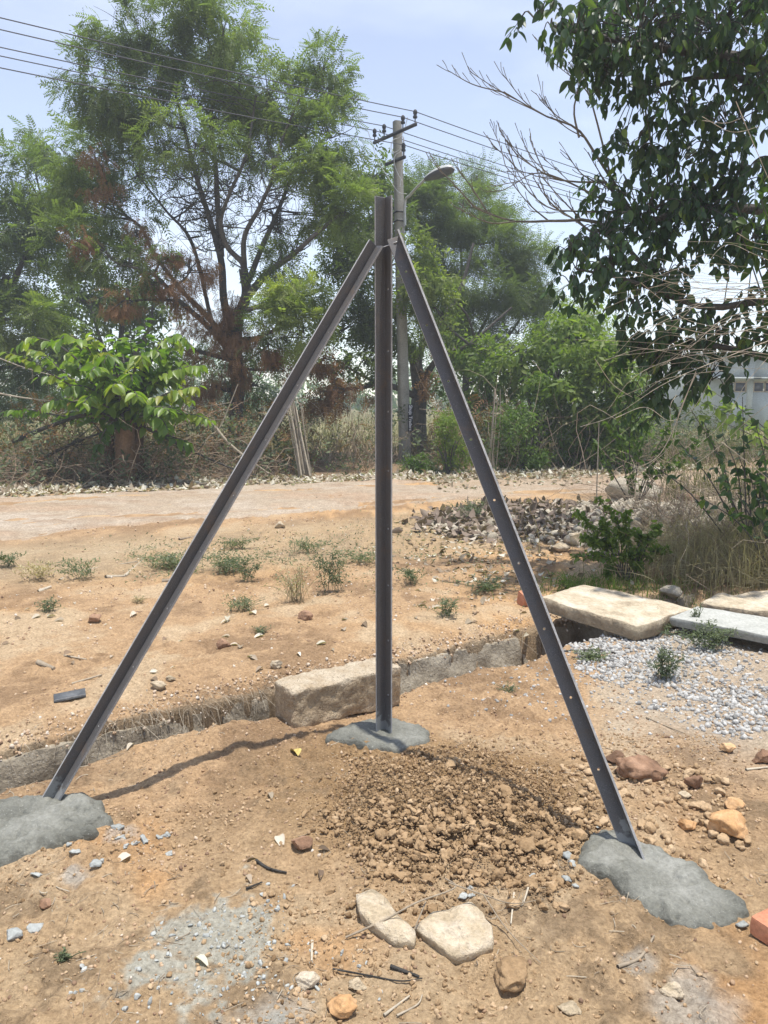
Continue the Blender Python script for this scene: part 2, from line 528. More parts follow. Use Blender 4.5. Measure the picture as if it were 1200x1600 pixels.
def vcolmat(name, rough=0.95, b1=70, b2=16):
    """ground: colour from the mesh's own 'col' attribute, finer grain and relief from noise"""
    m, nt, out = newmat(name)
    L = nt.links
    geo = nt.nodes.new('ShaderNodeNewGeometry')
    at = nt.nodes.new('ShaderNodeAttribute'); at.attribute_name = 'col'
    n1 = texn(nt, b1, 6, 0.7, geo.outputs['Position'])
    n2 = texn(nt, b2, 5, 0.6, geo.outputs['Position'])
    n3 = texn(nt, 260, 3, 0.6, geo.outputs['Position'])
    col = mixc(nt, 1.0, at.outputs['Color'], mixc(nt, mrange(nt, n1.outputs['Fac'], 0.28, 0.72), (0.56, 0.54, 0.52), (1.36, 1.35, 1.34)), 'MULTIPLY')  # dark specks also stand in for tiny shadows among the crumbs
    col = mixc(nt, 1.0, col, mixc(nt, mrange(nt, n2.outputs['Fac'], 0.3, 0.7), (0.86, 0.84, 0.82), (1.12, 1.12, 1.12)), 'MULTIPLY')
    vo = texn(nt, 95, vec=geo.outputs['Position'], kind='ShaderNodeTexVoronoi')
    grit = nt.nodes.new('ShaderNodeMath'); grit.operation = 'MULTIPLY'
    L.new(mrange(nt, vo.outputs['Distance'], 0.30, 0.12), grit.inputs[0])
    L.new(mrange(nt, n3.outputs['Fac'], 0.42, 0.5), grit.inputs[1])
    col = mixc(nt, 1.0, col, mixc(nt, grit.outputs[0], (1, 1, 1), (1.22, 1.24, 1.28)), 'MULTIPLY')
    b = nt.nodes.new('ShaderNodeBsdfPrincipled')
    L.new(col, b.inputs['Base Color'])
    b.inputs['Roughness'].default_value = rough
    b.inputs['Specular IOR Level'].default_value = 0.15
    h = nt.nodes.new('ShaderNodeMath'); h.operation = 'MULTIPLY_ADD'
    L.new(n1.outputs['Fac'], h.inputs[0]); h.inputs[1].default_value = 1.0
    L.new(grit.outputs[0], h.inputs[2])
    bp = nt.nodes.new('ShaderNodeBump')
    bp.inputs['Strength'].default_value = 1.0
    bp.inputs['Distance'].default_value = 0.016
    L.new(h.outputs[0], bp.inputs['Height'])
    L.new(bp.outputs[0], b.inputs['Normal'])
    L.new(b.outputs[0], out.inputs['Surface'])

vcolmat('ground_soil')
vcolmat('road_soil', b1=45, b2=9)

def steelmat():
    m, nt, out = newmat('black_steel')
    L = nt.links
    geo = nt.nodes.new('ShaderNodeNewGeometry')
    n1 = texn(nt, 420, 3, 0.6, geo.outputs['Position'])
    n2 = texn(nt, 22, 5, 0.65, geo.outputs['Position'])
    col = ramp(nt, [(.3, (.05, .05, .053)), (.55, (.10, .098, .10)), (.75, (.20, .195, .195))])
    L.new(n1.outputs['Fac'], col.inputs['Fac'])
    c = mixc(nt, mrange(nt, n2.outputs['Fac'], .35, .75), col.outputs['Color'], (.105, .095, .088))
    n4 = texn(nt, 7, 6, 0.7, geo.outputs['Position'])
    c = mixc(nt, mrange(nt, n4.outputs['Fac'], .56, .72, 0, .75), c, (.17, .115, .075))
    n5 = texn(nt, 60, 5, 0.7, geo.outputs['Position'])
    c = mixc(nt, mrange(nt, n5.outputs['Fac'], .64, .72, 0, .6), c, (.26, .25, .24))
    # cement smeared on the foot of the steel
    sp = nt.nodes.new('ShaderNodeSeparateXYZ'); L.new(geo.outputs['Position'], sp.inputs[0])
    n3 = texn(nt, 16, 4, 0.6, geo.outputs['Position'])
    zz = nt.nodes.new('ShaderNodeMath'); zz.operation = 'MULTIPLY_ADD'
    L.new(n3.outputs['Fac'], zz.inputs[0]); zz.inputs[1].default_value = -0.42; L.new(sp.outputs['Z'], zz.inputs[2])
    c = mixc(nt, mrange(nt, zz.outputs[0], -0.105, -0.135), c, (.23, .235, .23))
    b = nt.nodes.new('ShaderNodeBsdfPrincipled')
    L.new(c, b.inputs['Base Color'])
    b.inputs['Metallic'].default_value = 0.1
    L.new(mrange(nt, n2.outputs['Fac'], .3, .7, .42, .62), b.inputs['Roughness'])
    bp = nt.nodes.new('ShaderNodeBump'); bp.inputs['Strength'].default_value = .35; bp.inputs['Distance'].default_value = .0015
    L.new(n1.outputs['Fac'], bp.inputs['Height']); L.new(bp.outputs[0], b.inputs['Normal'])
    L.new(b.outputs[0], out.inputs['Surface'])
steelmat()
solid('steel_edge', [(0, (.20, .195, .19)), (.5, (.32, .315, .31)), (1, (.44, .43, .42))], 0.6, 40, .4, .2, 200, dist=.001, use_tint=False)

# ------------------------------------------------------------------ terrain
DA = np.array([-1.69, 3.18]); DB = np.array([1.09, 5.06])       # top of the drain's far wall
DU = (DB - DA) / np.linalg.norm(DB - DA)
DN = np.array([DU[1], -DU[0]])                                   # towards the camera

def drain_coords(x, y):
    return (x - DA[0]) * DU[0] + (y - DA[1]) * DU[1], (x - DA[0]) * DN[0] + (y - DA[1]) * DN[1]

DW = 0.47       # width of the drain

def H(x, y):
    x = np.asarray(x, float); y = np.asarray(y, float)
    near = 1 - sstep(9, 16, y)
    h = 0.022 * fbm(x * .8, y * .8, seed=2, o=3)
    h = h + near * (0.010 * fbm(x * 4, y * 4, seed=5, o=3) + 0.0085 * fbm(x * 15, y * 15, seed=9, o=3, g=.62) * (.5 + 1.0 * sstep(-.3, .6, noise(x * 1.7, y * 1.7, seed=12)))
                + .020 * np.maximum(0, fbm(x * 9, y * 9, seed=16, o=3, g=.6) - .15) * sstep(-.25, .5, fbm(x * 1.3, y * 1.3, seed=17, o=2)) * (1 - sstep(3.0, 3.6, y))
                + .0045 * np.abs(noise(x * 38, y * 38, seed=13)) * sstep(-.5, .4, noise(x * 3, y * 3, seed=14)) + .0028 * noise(x * 70, y * 70, seed=15))
    t, s = drain_coords(x, y)
    # spoil thrown up along the near lip of the drain
    h = h + 0.085 * np.exp(-((x + .88) / .42) ** 2 - ((y - 3.17) / .24) ** 2)
    h = h + 0.045 * np.exp(-((x - .30) / .42) ** 2 - ((y - 2.72) / .34) ** 2)
    # far bank stands a little higher
    h = h + 0.05 * np.exp(-((s + .35) / .3) ** 2) * (s < .1) * sstep(-3, -1, t) * (1 - sstep(3.2, 3.8, t))
    # the drain
    rag = 0.035 * fbm(t * 7, t * 0 + 3.3, seed=21, o=4) + 0.012 * noise(t * 40, s * 40, seed=23)
    rag2 = 0.07 * fbm(t * 3, t * 0 + 8.1, seed=31, o=3)
    a = sstep(.035, .062, s + rag * .9)
    h = h - .045 * sstep(-.09, .05, s + rag) * (1 - sstep(.3, .5, s)) * (1 - sstep(4.6, 5.2, t))
    b = 1 - sstep(DW - .16, DW + .03, s + rag2)
    depth = 0.38 - 0.15 * sstep(1.75, 2.3, t) + .04 * noise(t * 3, s * 5, seed=41)
    endm = 1 - sstep(4.6, 5.2, t)
    h = h - depth * a * b * endm
    # right verge under the bushes rises a little
    h = h + 0.10 * sstep(2.4, 4.2, x) * sstep(5.6, 7.2, y) * (1 - sstep(9.5, 11, y))
    return h

def Hs(x, y):
    return float(H(np.array([x]), np.array([y]))[0])

def on(px, py, dz=0.0):
    g = G(px, py); g[2] = Hs(g[0], g[1]) + dz
    return g

def road_mask(x, y):
    wob = 0.35 * fbm(x * .5, y * .5, seed=51, o=3)
    far = 13.75 + .36 * x
    nearl = 10.3 + .50 * x + .12 * np.minimum(x, 0) * 0
    return sstep(-.45, .35, y - nearl + wob) * (1 - sstep(-.25, .25, y - far + wob * .5))

def lerpc(c, col, m):
    return c + (np.array(col) - c) * np.asarray(m)[..., None]

def ground_colour(x, y):
    n = x.shape
    big = fbm(x * .6, y * .6, seed=61, o=4)
    med = fbm(x * 2.2, y * 2.2, seed=67, o=4)
    fin = fbm(x * 11, y * 11, seed=71, o=3)
    c = np.broadcast_to(np.array([.435, .295, .17]), n + (3,)).copy()
    c = lerpc(c, [.50, .32, .165], sstep(-.1, .7, big + .3 * fin))          # orange
    c = lerpc(c, [.50, .385, .25], sstep(.05, .8, med + .2 * fin) * .8)      # paler dust
    c = lerpc(c, [.25, .165, .095], sstep(.05, .85, -med + .5 * fin) * .75)    # darker damp-looking earth
    # dug brown earth round the heap
    d = np.hypot((x - .30) / .62, (y - 2.68) / .55)
    c = lerpc(c, [.31, .205, .105], sstep(1.35, .7, d + .25 * med) * .85)
    # greyer ground at the right by the gravel
    g = sstep(.5, 1.1, x - .12 * y + .25 * med) * sstep(2.6, 3.4, y) * (1 - sstep(5.2, 6.2, y))
    c = lerpc(c, [.44, .38, .30], g * .75)
    # foreground: browner, more humus
    c = lerpc(c, [.42, .305, .18], (1 - sstep(1.9, 2.75, y + .35 * med)) * .7)
    hum = sstep(.45, .9, fbm(x * 3.4, y * 3.4, seed=63, o=5, g=.65) + .35 * fin + .2 * noise(x * 40, y * 40, seed=66)) * (1 - sstep(2.6, 3.2, y)) 
    c = lerpc(c, [.23, .165, .10], hum * .7)
    c = lerpc(c, [.53, .30, .13], sstep(.5, 1.0, fbm(x * 2.1 + 9, y * 2.1, seed=64, o=3)) * (1 - sstep(2.8, 3.6, y)) * .6)
    # spilt cement
    p = G(365, 1500)
    d = np.hypot((x - p[0]) / .32, (y - p[1]) / .25) + .45 * med + .4 * fin
    c = lerpc(c, [.40, .395, .335], sstep(1.0, .62, d + .25 * noise(x * 45, y * 45, seed=65)) * .9)
    for (q, rr, k) in (((110, 1375), .07, .6), ((190, 1310), .08, .5), ((1070, 1570), .12, .5), ((430, 1590), .15, .5), ((1000, 1500), .06, .5)):
        p = G(*q)
        d = np.hypot(x - p[0], y - p[1]) / rr + .4 * med + .3 * fin
        c = lerpc(c, [.42, .425, .40], sstep(1.1, .4, d) * k)
    # drain inside: its shade painted into the soil colour
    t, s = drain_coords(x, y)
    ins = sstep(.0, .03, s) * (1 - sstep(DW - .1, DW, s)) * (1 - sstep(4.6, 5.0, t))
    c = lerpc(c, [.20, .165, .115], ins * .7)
    # fine dry soil between drain and road has a little moss-green and grey
    verge = sstep(6.6, 7.6, y - .35 * x) * (1 - sstep(9.2, 10.2, y - .5 * x))
    c = lerpc(c, [.36, .29, .19], verge * .6)
    # leaf-mould beyond the road
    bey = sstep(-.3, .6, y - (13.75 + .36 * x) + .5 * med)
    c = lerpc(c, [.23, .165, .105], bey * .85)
    # far dry field
    fld = sstep(20, 26, y + .6 * big)
    c = lerpc(c, [.22, .20, .10], fld)
    # shade under the right bushes, put into the ground colour
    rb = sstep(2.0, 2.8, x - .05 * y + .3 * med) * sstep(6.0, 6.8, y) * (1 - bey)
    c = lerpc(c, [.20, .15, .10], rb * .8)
    return np.clip(c, 0.02, .75)

def grid_obj(name, xs, ys, hf, cf, mat, kind='structure'):
    X, Y = np.meshgrid(xs, ys)
    Z = hf(X, Y)
    C = cf(X, Y)
    nx, ny = len(xs), len(ys)
    i = np.arange(ny - 1)[:, None] * nx + np.arange(nx - 1)[None]
    F = np.stack([i, i + 1, i + nx + 1, i + nx], -1).reshape(-1, 4)
    a = Acc().add(np.stack([X, Y, Z], -1).reshape(-1, 3), F)
    o = a.build(name, mat, origin=(0, 0, 0), smooth=True)
    at = o.data.attributes.new('col', 'FLOAT_COLOR', 'POINT')
    at.data.foreach_set('color', np.concatenate([C.reshape(-1, 3), np.ones((nx * ny, 1))], 1).astype(np.float32).ravel())
    o['kind'] = kind
    return o

def graded(a, fine0, fine1, b, step, grow=1.13):
    mid = list(np.arange(fine0, fine1, step))
    lo, q, s = [], fine0, step
    while q > a: s *= grow; q -= s; lo.append(q)
    hi, q, s = [], fine1, step
    while q < b: hi.append(q); s *= grow; q += s
    hi.append(b)
    return np.array(lo[::-1] + mid + hi)

xs = graded(-420, -1.9, 2.2, 420, 0.0085, 1.06)
ys = graded(-30, 1.5, 4.6, 900, 0.0085, 1.035)
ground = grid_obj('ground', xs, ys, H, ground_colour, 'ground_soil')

def road_h(x, y):
    m = road_mask(x, y)
    rut = 0
    for k_, off in enumerate((-1.15, .25, .95)):
        ln_ = 12.2 + .42 * x + off + .25 * noise(x * .35, x * 0 + k_, seed=88 + k_)
        rut = rut - (.03 if k_ != 1 else -.02) * np.exp(-((y - ln_) / .2) ** 2)
    return H(x, y) - .05 + .075 * m + (.018 * fbm(x * 1.3, y * 2.6, seed=81, o=4) + rut) * m

def road_c(x, y):
    med = fbm(x * .9, y * 1.8, seed=83, o=4)
    fin = fbm(x * 6, y * 9, seed=87, o=3)
    c = np.broadcast_to(np.array([.385, .315, .235]), x.shape + (3,)).copy()
    c = lerpc(c, [.40, .29, .20], sstep(0, .8, med + .3 * fin) * .8)
    c = lerpc(c, [.43, .365, .29], sstep(.0, .8, -med + .3 * fin) * (1 - sstep(-1, 2, x)) * .9)
    c = lerpc(c, [.40, .255, .145], (1 - sstep(.3, .95, road_mask(x, y))) * .7)
    c = lerpc(c, [.31, .225, .155], sstep(2, 4, x) * .5)
    for k_, off in enumerate((-1.15, .25, .95)):
        ln_ = 12.2 + .42 * x + off + .25 * noise(x * .35, x * 0 + k_, seed=88 + k_)
        c = lerpc(c, [.44, .37, .29] if k_ != 1 else [.33, .24, .155], np.exp(-((y - ln_) / .22) ** 2) * .55 * sstep(-.6, .4, fin + .4))
    c = lerpc(c, [.30, .21, .14], sstep(.35, 1.0, fbm(x * 2.6, y * 4, seed=89, o=3)) * .5)
    return c
rx = np.arange(-26, 26, .09)
road_rows = np.linspace(0, 1, 70)
RX, RT = np.meshgrid(rx, road_rows)
RY = (9.4 + .50 * RX) * (1 - RT) + (14.4 + .36 * RX) * RT
ok_rows = None
Z = road_h(RX, RY); C = road_c(RX, RY)
nx, ny = len(rx), len(road_rows)
ii = np.arange(ny - 1)[:, None] * nx + np.arange(nx - 1)[None]
keep = ((14.4 + .36 * RX) - (9.4 + .50 * RX) > .6)[:-1, :-1] & (RY[:-1, :-1] > .5)
F = np.stack([ii, ii + 1, ii + nx + 1, ii + nx], -1)[keep]
road = Acc().add(np.stack([RX, RY, Z], -1).reshape(-1, 3), F).build('dirt_road', 'road_soil', origin=(0, 0, 0), smooth=True)
at = road.data.attributes.new('col', 'FLOAT_COLOR', 'POINT')
if len(road.data.vertices) == nx * ny:
    at.data.foreach_set('color', np.concatenate([C.reshape(-1, 3), np.ones((nx * ny, 1))], 1).astype(np.float32).ravel())
road['kind'] = 'structure'

# ------------------------------------------------------------------ stone-lined drain
drain = empty('drain_wall', (DA[0], DA[1], -.3), 'rough grey stone wall lining the far side of the open drain', 'wall')
def rough_box(L, D, Hh, seed, amp=.012, nl=10, nd=4, nh=5, bev=.02):
    """box with worn edges and an uneven dressed face, centred on x and y, from z 0 up"""
    v, f = [], []
    a = Acc()
    def face(o, u, w, nu, nw):
        uu, ww = np.meshgrid(np.linspace(0, 1, nu + 1), np.linspace(0, 1, nw + 1))
        p = np.array(o) + uu[..., None] * np.array(u) + ww[..., None] * np.array(w)
        k = np.arange(nw)[:, None] * (nu + 1) + np.arange(nu)[None]
        q = np.stack([k, k + 1, k + nu + 2, k + nu + 1], -1).reshape(-1, 4)
        v.append(p.reshape(-1, 3)); f.append(q)
    l, d = L / 2, D / 2
    face((-l, -d, 0), (L, 0, 0), (0, 0, Hh), nl, nh)
    face((l, d, 0), (-L, 0, 0), (0, 0, Hh), nl, nh)
    face((-l, d, 0), (0, -D, 0), (0, 0, Hh), nd, nh)
    face((l, -d, 0), (0, D, 0), (0, 0, Hh), nd, nh)
    face((-l, -d, Hh), (L, 0, 0), (0, D, 0), nl, nd)
    face((-l, d, 0), (L, 0, 0), (0, -D, 0), nl, nd)
    V = np.concatenate(v)
    n = 0; FF = []
    for p, q in zip(v, f): FF.append(q + n); n += len(p)
    FF = np.concatenate(FF)
    # round the edges
    c = np.array([0, 0, Hh / 2]); hs = np.array([l, d, Hh / 2])
    q = V - c
    inner = np.clip(q, -(hs - bev), hs - bev)
    dlt = q - inner
    ln = np.linalg.norm(dlt, axis=1, keepdims=True)
    V = np.where(ln > 1e-9, c + inner + dlt / np.maximum(ln, 1e-9) * np.minimum(ln, bev), V)
    s = seed * 3.7
    nd3 = np.stack([fbm(V[:, 0] * 9 + s + 10 * k, V[:, 1] * 9, V[:, 2] * 9, seed=100 + k, o=4, g=.6) for k in range(3)], -1)
    V = V + nd3 * amp
    return V, FF

t0 = -1.3
k = 0
while t0 < 4.6:
    L = random.uniform(.9, 1.5)
    V, F = rough_box(L - .004, .20, .40, 11 + k, amp=.013, nl=40, nd=3, nh=12, bev=.01)
    ang = math.atan2(DU[1], DU[0])
    V[:, 1] += V[:, 2] * .26
    V = V @ rotz(ang).T
    c = DA + DU * (t0 + L / 2) - DN * (.10 - .045 - .10 + random.uniform(-.004, .004))
    V = V + np.array([c[0], c[1], -.455 + random.uniform(-.006, .006)])
    Acc().add(V, F, random.uniform(.25, .4) if t0 < 1.2 else random.uniform(.45, .6)).build('stone', 'granite_wall', drain, smooth=True)
    t0 += L; k += 1

# granite block lying on the lip of the drain behind the post
V, F = rough_box(.60, .185, .20, 4, amp=.010, nl=60, nd=20, nh=20, bev=.014)
V = V @ rotz(R(33)).T
u = np.array([math.cos(R(33)), math.sin(R(33))]); w = np.array([-u[1], u[0]])
c = np.array([-.415, 3.285]) + u * .30 + w * .0925
tint = .45 + .4 * sstep(.15, .2, V[:, 2])  # top coloured lighter, standing in for the overhead sun on it
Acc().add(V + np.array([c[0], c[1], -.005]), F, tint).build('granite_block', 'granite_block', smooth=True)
tag(bpy.data.objects['granite_block'], 'long rough tan granite block lying behind the upright post', 'stone block')

# slabs across the drain at the right
def slab(name, outline_px, ztop, thick, mat, label, seed, amp=.006, noise_edge=.012, tilt=None):
    pts = np.array([G(px, py, z) for (px, py, z) in outline_px])
    # densify the outline and roughen it
    out = []
    for i in range(len(pts)):
        a, b = pts[i], pts[(i + 1) % len(pts)]
        n = max(3, int(np.linalg.norm(b - a) / .04))
        for j in range(n): out.append(a + (b - a) * j / n)
    out = np.array(out)
    out[:, :2] += np.stack([fbm(out[:, 0] * 9, out[:, 1] * 9, seed=seed, o=3), fbm(out[:, 0] * 9, out[:, 1] * 9, seed=seed + 5, o=3)], -1) * noise_edge
    cen = out.mean(0)
    n = len(out)
    rings = [1.0, .985, .9, .75, .55, .3, .1]
    V, T = [], []
    def top(p, extra=0): return p[:, 2] + amp * fbm(p[:, 0] * 6, p[:, 1] * 6, seed=seed + 9, o=4) - extra
    bot = out.copy(); bot[:, 2] -= thick
    bot[:, :2] += (cen - out)[:, :2] * .03
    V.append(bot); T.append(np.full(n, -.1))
    md = out.copy(); md[:, 2] -= thick * .5
    md[:, :2] += np.stack([noise(md[:, 0] * 30, md[:, 1] * 30, seed=seed + 2)] * 2, -1) * noise_edge * .8
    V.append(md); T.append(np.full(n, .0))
    for q in rings:
        p = cen + (out - cen) * q
        z = top(p, .004 if q == 1.0 else 0)
        p = p.copy(); p[:, 2] = z
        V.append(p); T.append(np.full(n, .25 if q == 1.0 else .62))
    F = []
    for r_ in range(len(V) - 1):
        for i in range(n):
            j = (i + 1) % n
            F.append((r_ * n + i, r_ * n + j, (r_ + 1) * n + j, (r_ + 1) * n + i))
    a = Acc().add(np.concatenate(V), F, np.concatenate(T))
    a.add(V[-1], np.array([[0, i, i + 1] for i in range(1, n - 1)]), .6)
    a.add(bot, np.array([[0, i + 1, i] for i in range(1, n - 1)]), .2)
    o = a.build(name, mat)
    return tag(o, label, 'stone slab' if 'concrete' not in name else 'concrete slab')

slab('stone_slab', [(846, 932, .20), (912, 913, .17), (1000, 931, .14), (1083, 951, .12), (997, 979, .10), (925, 957, .15)], .15, .095, 'slab_stone',
     'tan granite slab bridging the drain above a dark opening', 11, amp=.006, noise_edge=.012)
slab('concrete_slab', [(1046, 964, .12), (1088, 947, .12), (1330, 985, .12), (1330, 1017, .12)], .12, .055, 'slab_concrete',
     'smooth pale grey concrete slab lying over the gravel at the right edge', 12, amp=.002, noise_edge=.003)
slab('stone_slab', [(1094, 941, .12), (1120, 930, .13), (1180, 922, .14), (1330, 925, .14), (1330, 965, .12), (1180, 957, .11)], .12, .10, 'slab_stone',
     'rough cream stone slab behind the pale concrete one at the right edge', 13, amp=.012)
# the last two share a name suffix given by Blender

# ------------------------------------------------------------------ tripod of angle iron
def angle_iron(name, parent, p0, p1, A, B, w=.049, t=.008, holes=(), flange_hole=.55):
    """L-section from p0 to p1; flanges leave the corner along A and B; holes (distances from p1) pierce flange B"""
    p0, p1 = np.array(p0, float), np.array(p1, float)
    Lg = np.linalg.norm(p1 - p0); ax = (p1 - p0) / Lg
    A = np.array(A, float); A -= ax * (A @ ax); A /= np.linalg.norm(A)
    B = np.array(B, float); B -= ax * (B @ ax); B -= A * (A @ B); B /= np.linalg.norm(B)
    V, F, idx = [], [], {}
    def vert(s, a, b):
        k_ = (round(s, 5), round(a, 5), round(b, 5))
        if k_ not in idx:
            idx[k_] = len(V); V.append(p1 - ax * s + A * a + B * b)
        return idx[k_]
    hs = sorted(holes)
    cuts = [0.0]
    for h_ in hs: cuts += [h_ - .016, h_ + .016]
    cuts.append(Lg)
    for i in range(len(cuts) - 1):
        s0, s1 = cuts[i], cuts[i + 1]
        F.append((vert(s0, 0, 0), vert(s0, w, 0), vert(s1, w, 0), vert(s1, 0, 0)))
        if i % 2 == 0:
            F.append((vert(s0, 0, 0), vert(s1, 0, 0), vert(s1, 0, w), vert(s0, 0, w)))
        else:
            sc_, bc, rr = (s0 + s1) / 2, w * flange_hole, .0046
            outer = [(s1, w), (s1, 0), (s0, 0), (s0, w)]
            n = 12
            inner = [vert(sc_ + rr * math.cos(q * 2 * math.pi / n + math.pi / 4), 0, bc + rr * math.sin(q * 2 * math.pi / n + math.pi / 4)) for q in range(n)]
            corner = [vert(s1, 0, w), vert(s0, 0, w), vert(s0, 0, 0), vert(s1, 0, 0)]
            # inner[0] points to (s1, w); going round to (s0, w), (s0, 0), (s1, 0)
            for q in range(4):
                c0, c1 = corner[q], corner[(q + 1) % 4]
                i0 = q * 3
                F.append((inner[i0 + 2], inner[i0 + 1], inner[i0], c0))
                F.append((c1, inner[(i0 + 3) % n], inner[i0 + 2], c0))
    me = bpy.data.meshes.new(name)
    off = np.array(parent['_o'])
    me.from_pydata([tuple(np.array(q) - off) for q in V], [], F)
    me.update()
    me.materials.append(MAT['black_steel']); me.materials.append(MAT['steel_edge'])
    o = bpy.data.objects.new(name, me)
    COL.objects.link(o); o.parent = parent
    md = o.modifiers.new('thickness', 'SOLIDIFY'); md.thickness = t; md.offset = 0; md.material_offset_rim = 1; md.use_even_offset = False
    bv = o.modifiers.new('edges', 'BEVEL'); bv.width = .0012; bv.segments = 1; bv.limit_method = 'ANGLE'
    return o

PB = on(602, 1150)
foot_l, foot_r = on(78, 1262), on(1003, 1346)
tri = empty('corner_fence_post', PB, 'dark angle iron corner post with two leaning struts set in wet concrete', 'fence post')
ptop = P(601.5, 309, PB[1]); ptop[0] = P(602, 309, PB[1])[0]
pb = np.array([ptop[0] + .002, PB[1], -.12])
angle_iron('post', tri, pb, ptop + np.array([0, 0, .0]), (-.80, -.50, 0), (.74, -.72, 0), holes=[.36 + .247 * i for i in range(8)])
# struts lean against the post just under its top, and stand out towards the camera
lt = P(588, 385, PB[1] - .038); rt = P(623, 369, PB[1] - .04)
dl = foot_l - lt; dr = foot_r - rt
lb = foot_l + dl / np.linalg.norm(dl) * .12
rb_ = foot_r + dr / np.linalg.norm(dr) * .12
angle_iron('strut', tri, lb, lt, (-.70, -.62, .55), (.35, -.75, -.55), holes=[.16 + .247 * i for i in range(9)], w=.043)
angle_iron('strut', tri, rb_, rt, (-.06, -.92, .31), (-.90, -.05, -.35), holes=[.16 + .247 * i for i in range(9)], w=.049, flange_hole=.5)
a = Acc()
wz = P(602, 388, PB[1])[2]
loop = [(-.040, -.045, -.012), (-.02, -.043, -.006), (.012, -.046, .004), (.042, -.056, .014), (.052, -.03, .018), (.03, .02, .01), (0, .03, 0), (-.035, .01, -.01), (-.040, -.045, -.012)]
add_tube(a, [np.array([pb[0] + q[0], PB[1] + q[1], wz + q[2]]) for q in loop], .0016, .0016, 40, 5, cap=False)
add_tube(a, [np.array([pb[0] - .040, PB[1] - .045, wz - .012]), np.array([pb[0] - .046, PB[1] - .06, wz - .03]), np.array([pb[0] - .05, PB[1] - .058, wz - .04])], .0016, .0012, 8, 5)
a.build('tie_wire', 'galvanised', tri)

# ------------------------------------------------------------------ concrete footings
def footing(outline, label, seed, hgt=.045, lump=.010):
    pts = np.array([G(*p)[:2] for p in outline])
    cen = pts.mean(0)
    n = 220
    p = spline(np.vstack([np.c_[pts, np.zeros(len(pts))], np.r_[pts[0], 0][None]]), n + 1)[:-1, :2]
    ang = np.arctan2(p[:, 1] - cen[1], p[:, 0] - cen[0])
    wob = 1 + .022 * noise(np.cos(ang) * 5 + seed, np.sin(ang) * 5, seed=seed) + .02 * noise(np.cos(ang) * 15 + seed, np.sin(ang) * 15, seed=seed + 1)
    p = cen + (p - cen) * wob[:, None]
    V = []
    rings = [1.04, 1.03, 1.0, .98, .96, .94, .91, .88, .85, .82, .79, .76, .73, .69, .66, .62, .59, .55, .52, .48, .45, .41, .37, .34, .3, .27, .24, .2, .16, .13, .1, .06]
    for i, q in enumerate(rings):
        xy = cen + (p - cen) * q
        z = H(xy[:, 0] * .0 + cen[0] + (xy[:, 0] - cen[0]) * .6, cen[1] + (xy[:, 1] - cen[1]) * .6)
        if i == 0: zz = H(xy[:, 0], xy[:, 1]) - .05
        else:
            edge = (1 - min(1, max(0, (q - .55) / .47)) ** 3)
            zz = z + hgt * (.28 + .72 * edge) * (0 if q > 1.02 else 1) - (.012 if q > 1.02 else 0)
            tex = fbm(xy[:, 0] * 16, xy[:, 1] * 16, seed=seed + 7, o=4, g=.6)
            tex2 = np.maximum(0, fbm(xy[:, 0] * 38, xy[:, 1] * 38, seed=seed + 8, o=2) - .2)
            zz = zz + lump * (tex * .55 - tex2 * 1.3) * (1 + .8 * (q > .75))
        V.append(np.c_[xy, zz])
    F = []
    for r_ in range(len(V) - 1):
        i = np.arange(n); j = (i + 1) % n
        F.append(np.stack([r_ * n + i, r_ * n + j, (r_ + 1) * n + j, (r_ + 1) * n + i], -1))
    wet = np.concatenate([np.full(n, .22 + .33 * min(1, (1.03 - q) / .3)) for q in rings])
    a = Acc().add(np.concatenate(V), np.concatenate(F), wet)
    m = V[-1].mean(0)
    a.add(np.vstack([V[-1], m]), np.array([[i, (i + 1) % n, n] for i in range(n)]))
    o = a.build('concrete_footing', 'wet_concrete', smooth=True)
    return tag(o, label, 'concrete footing')

footing([(165, 1275), (172, 1290), (150, 1312), (90, 1328), (30, 1345), (-30, 1360), (-90, 1350), (-100, 1315), (-60, 1280), (0, 1264), (60, 1252), (120, 1250), (155, 1255)],
        'wet grey concrete blob around the foot of the left strut', 3, .040, .010)
footing([(672, 1153), (664, 1168), (628, 1180), (590, 1180), (548, 1172), (514, 1166), (516, 1156), (548, 1142), (580, 1133), (618, 1130), (655, 1140)],
        'thin drying concrete pad around the base of the upright post', 5, .026, .004)
footing([(965, 1306), (1000, 1324), (1045, 1338), (1090, 1358), (1125, 1392), (1158, 1412), (1162, 1432), (1120, 1452), (1080, 1452), (1030, 1434), (985, 1408), (950, 1382), (912, 1368), (903, 1350), (928, 1318)],
        'wet grey concrete blob around the foot of the right strut', 9, .034, .006)

def crumbs(name, spots, mat, label, cat, group, size, seed0):
    """a few lumpy pieces lying at photo pixels"""
    for i, (px, py, s) in enumerate(spots):
        v, f = rock(seed0 + i, 2, .5, 9, (1, 1, .5))
        v = v @ rotz(random.uniform(0, 6.28)).T
        g = on(px, py)
        o = Acc().add(v * s * size + g + np.array([0, 0, s * size * .25]), f, random.uniform(.3, .8)).build(name, mat, smooth=False)
        tag(o, label, cat, group)

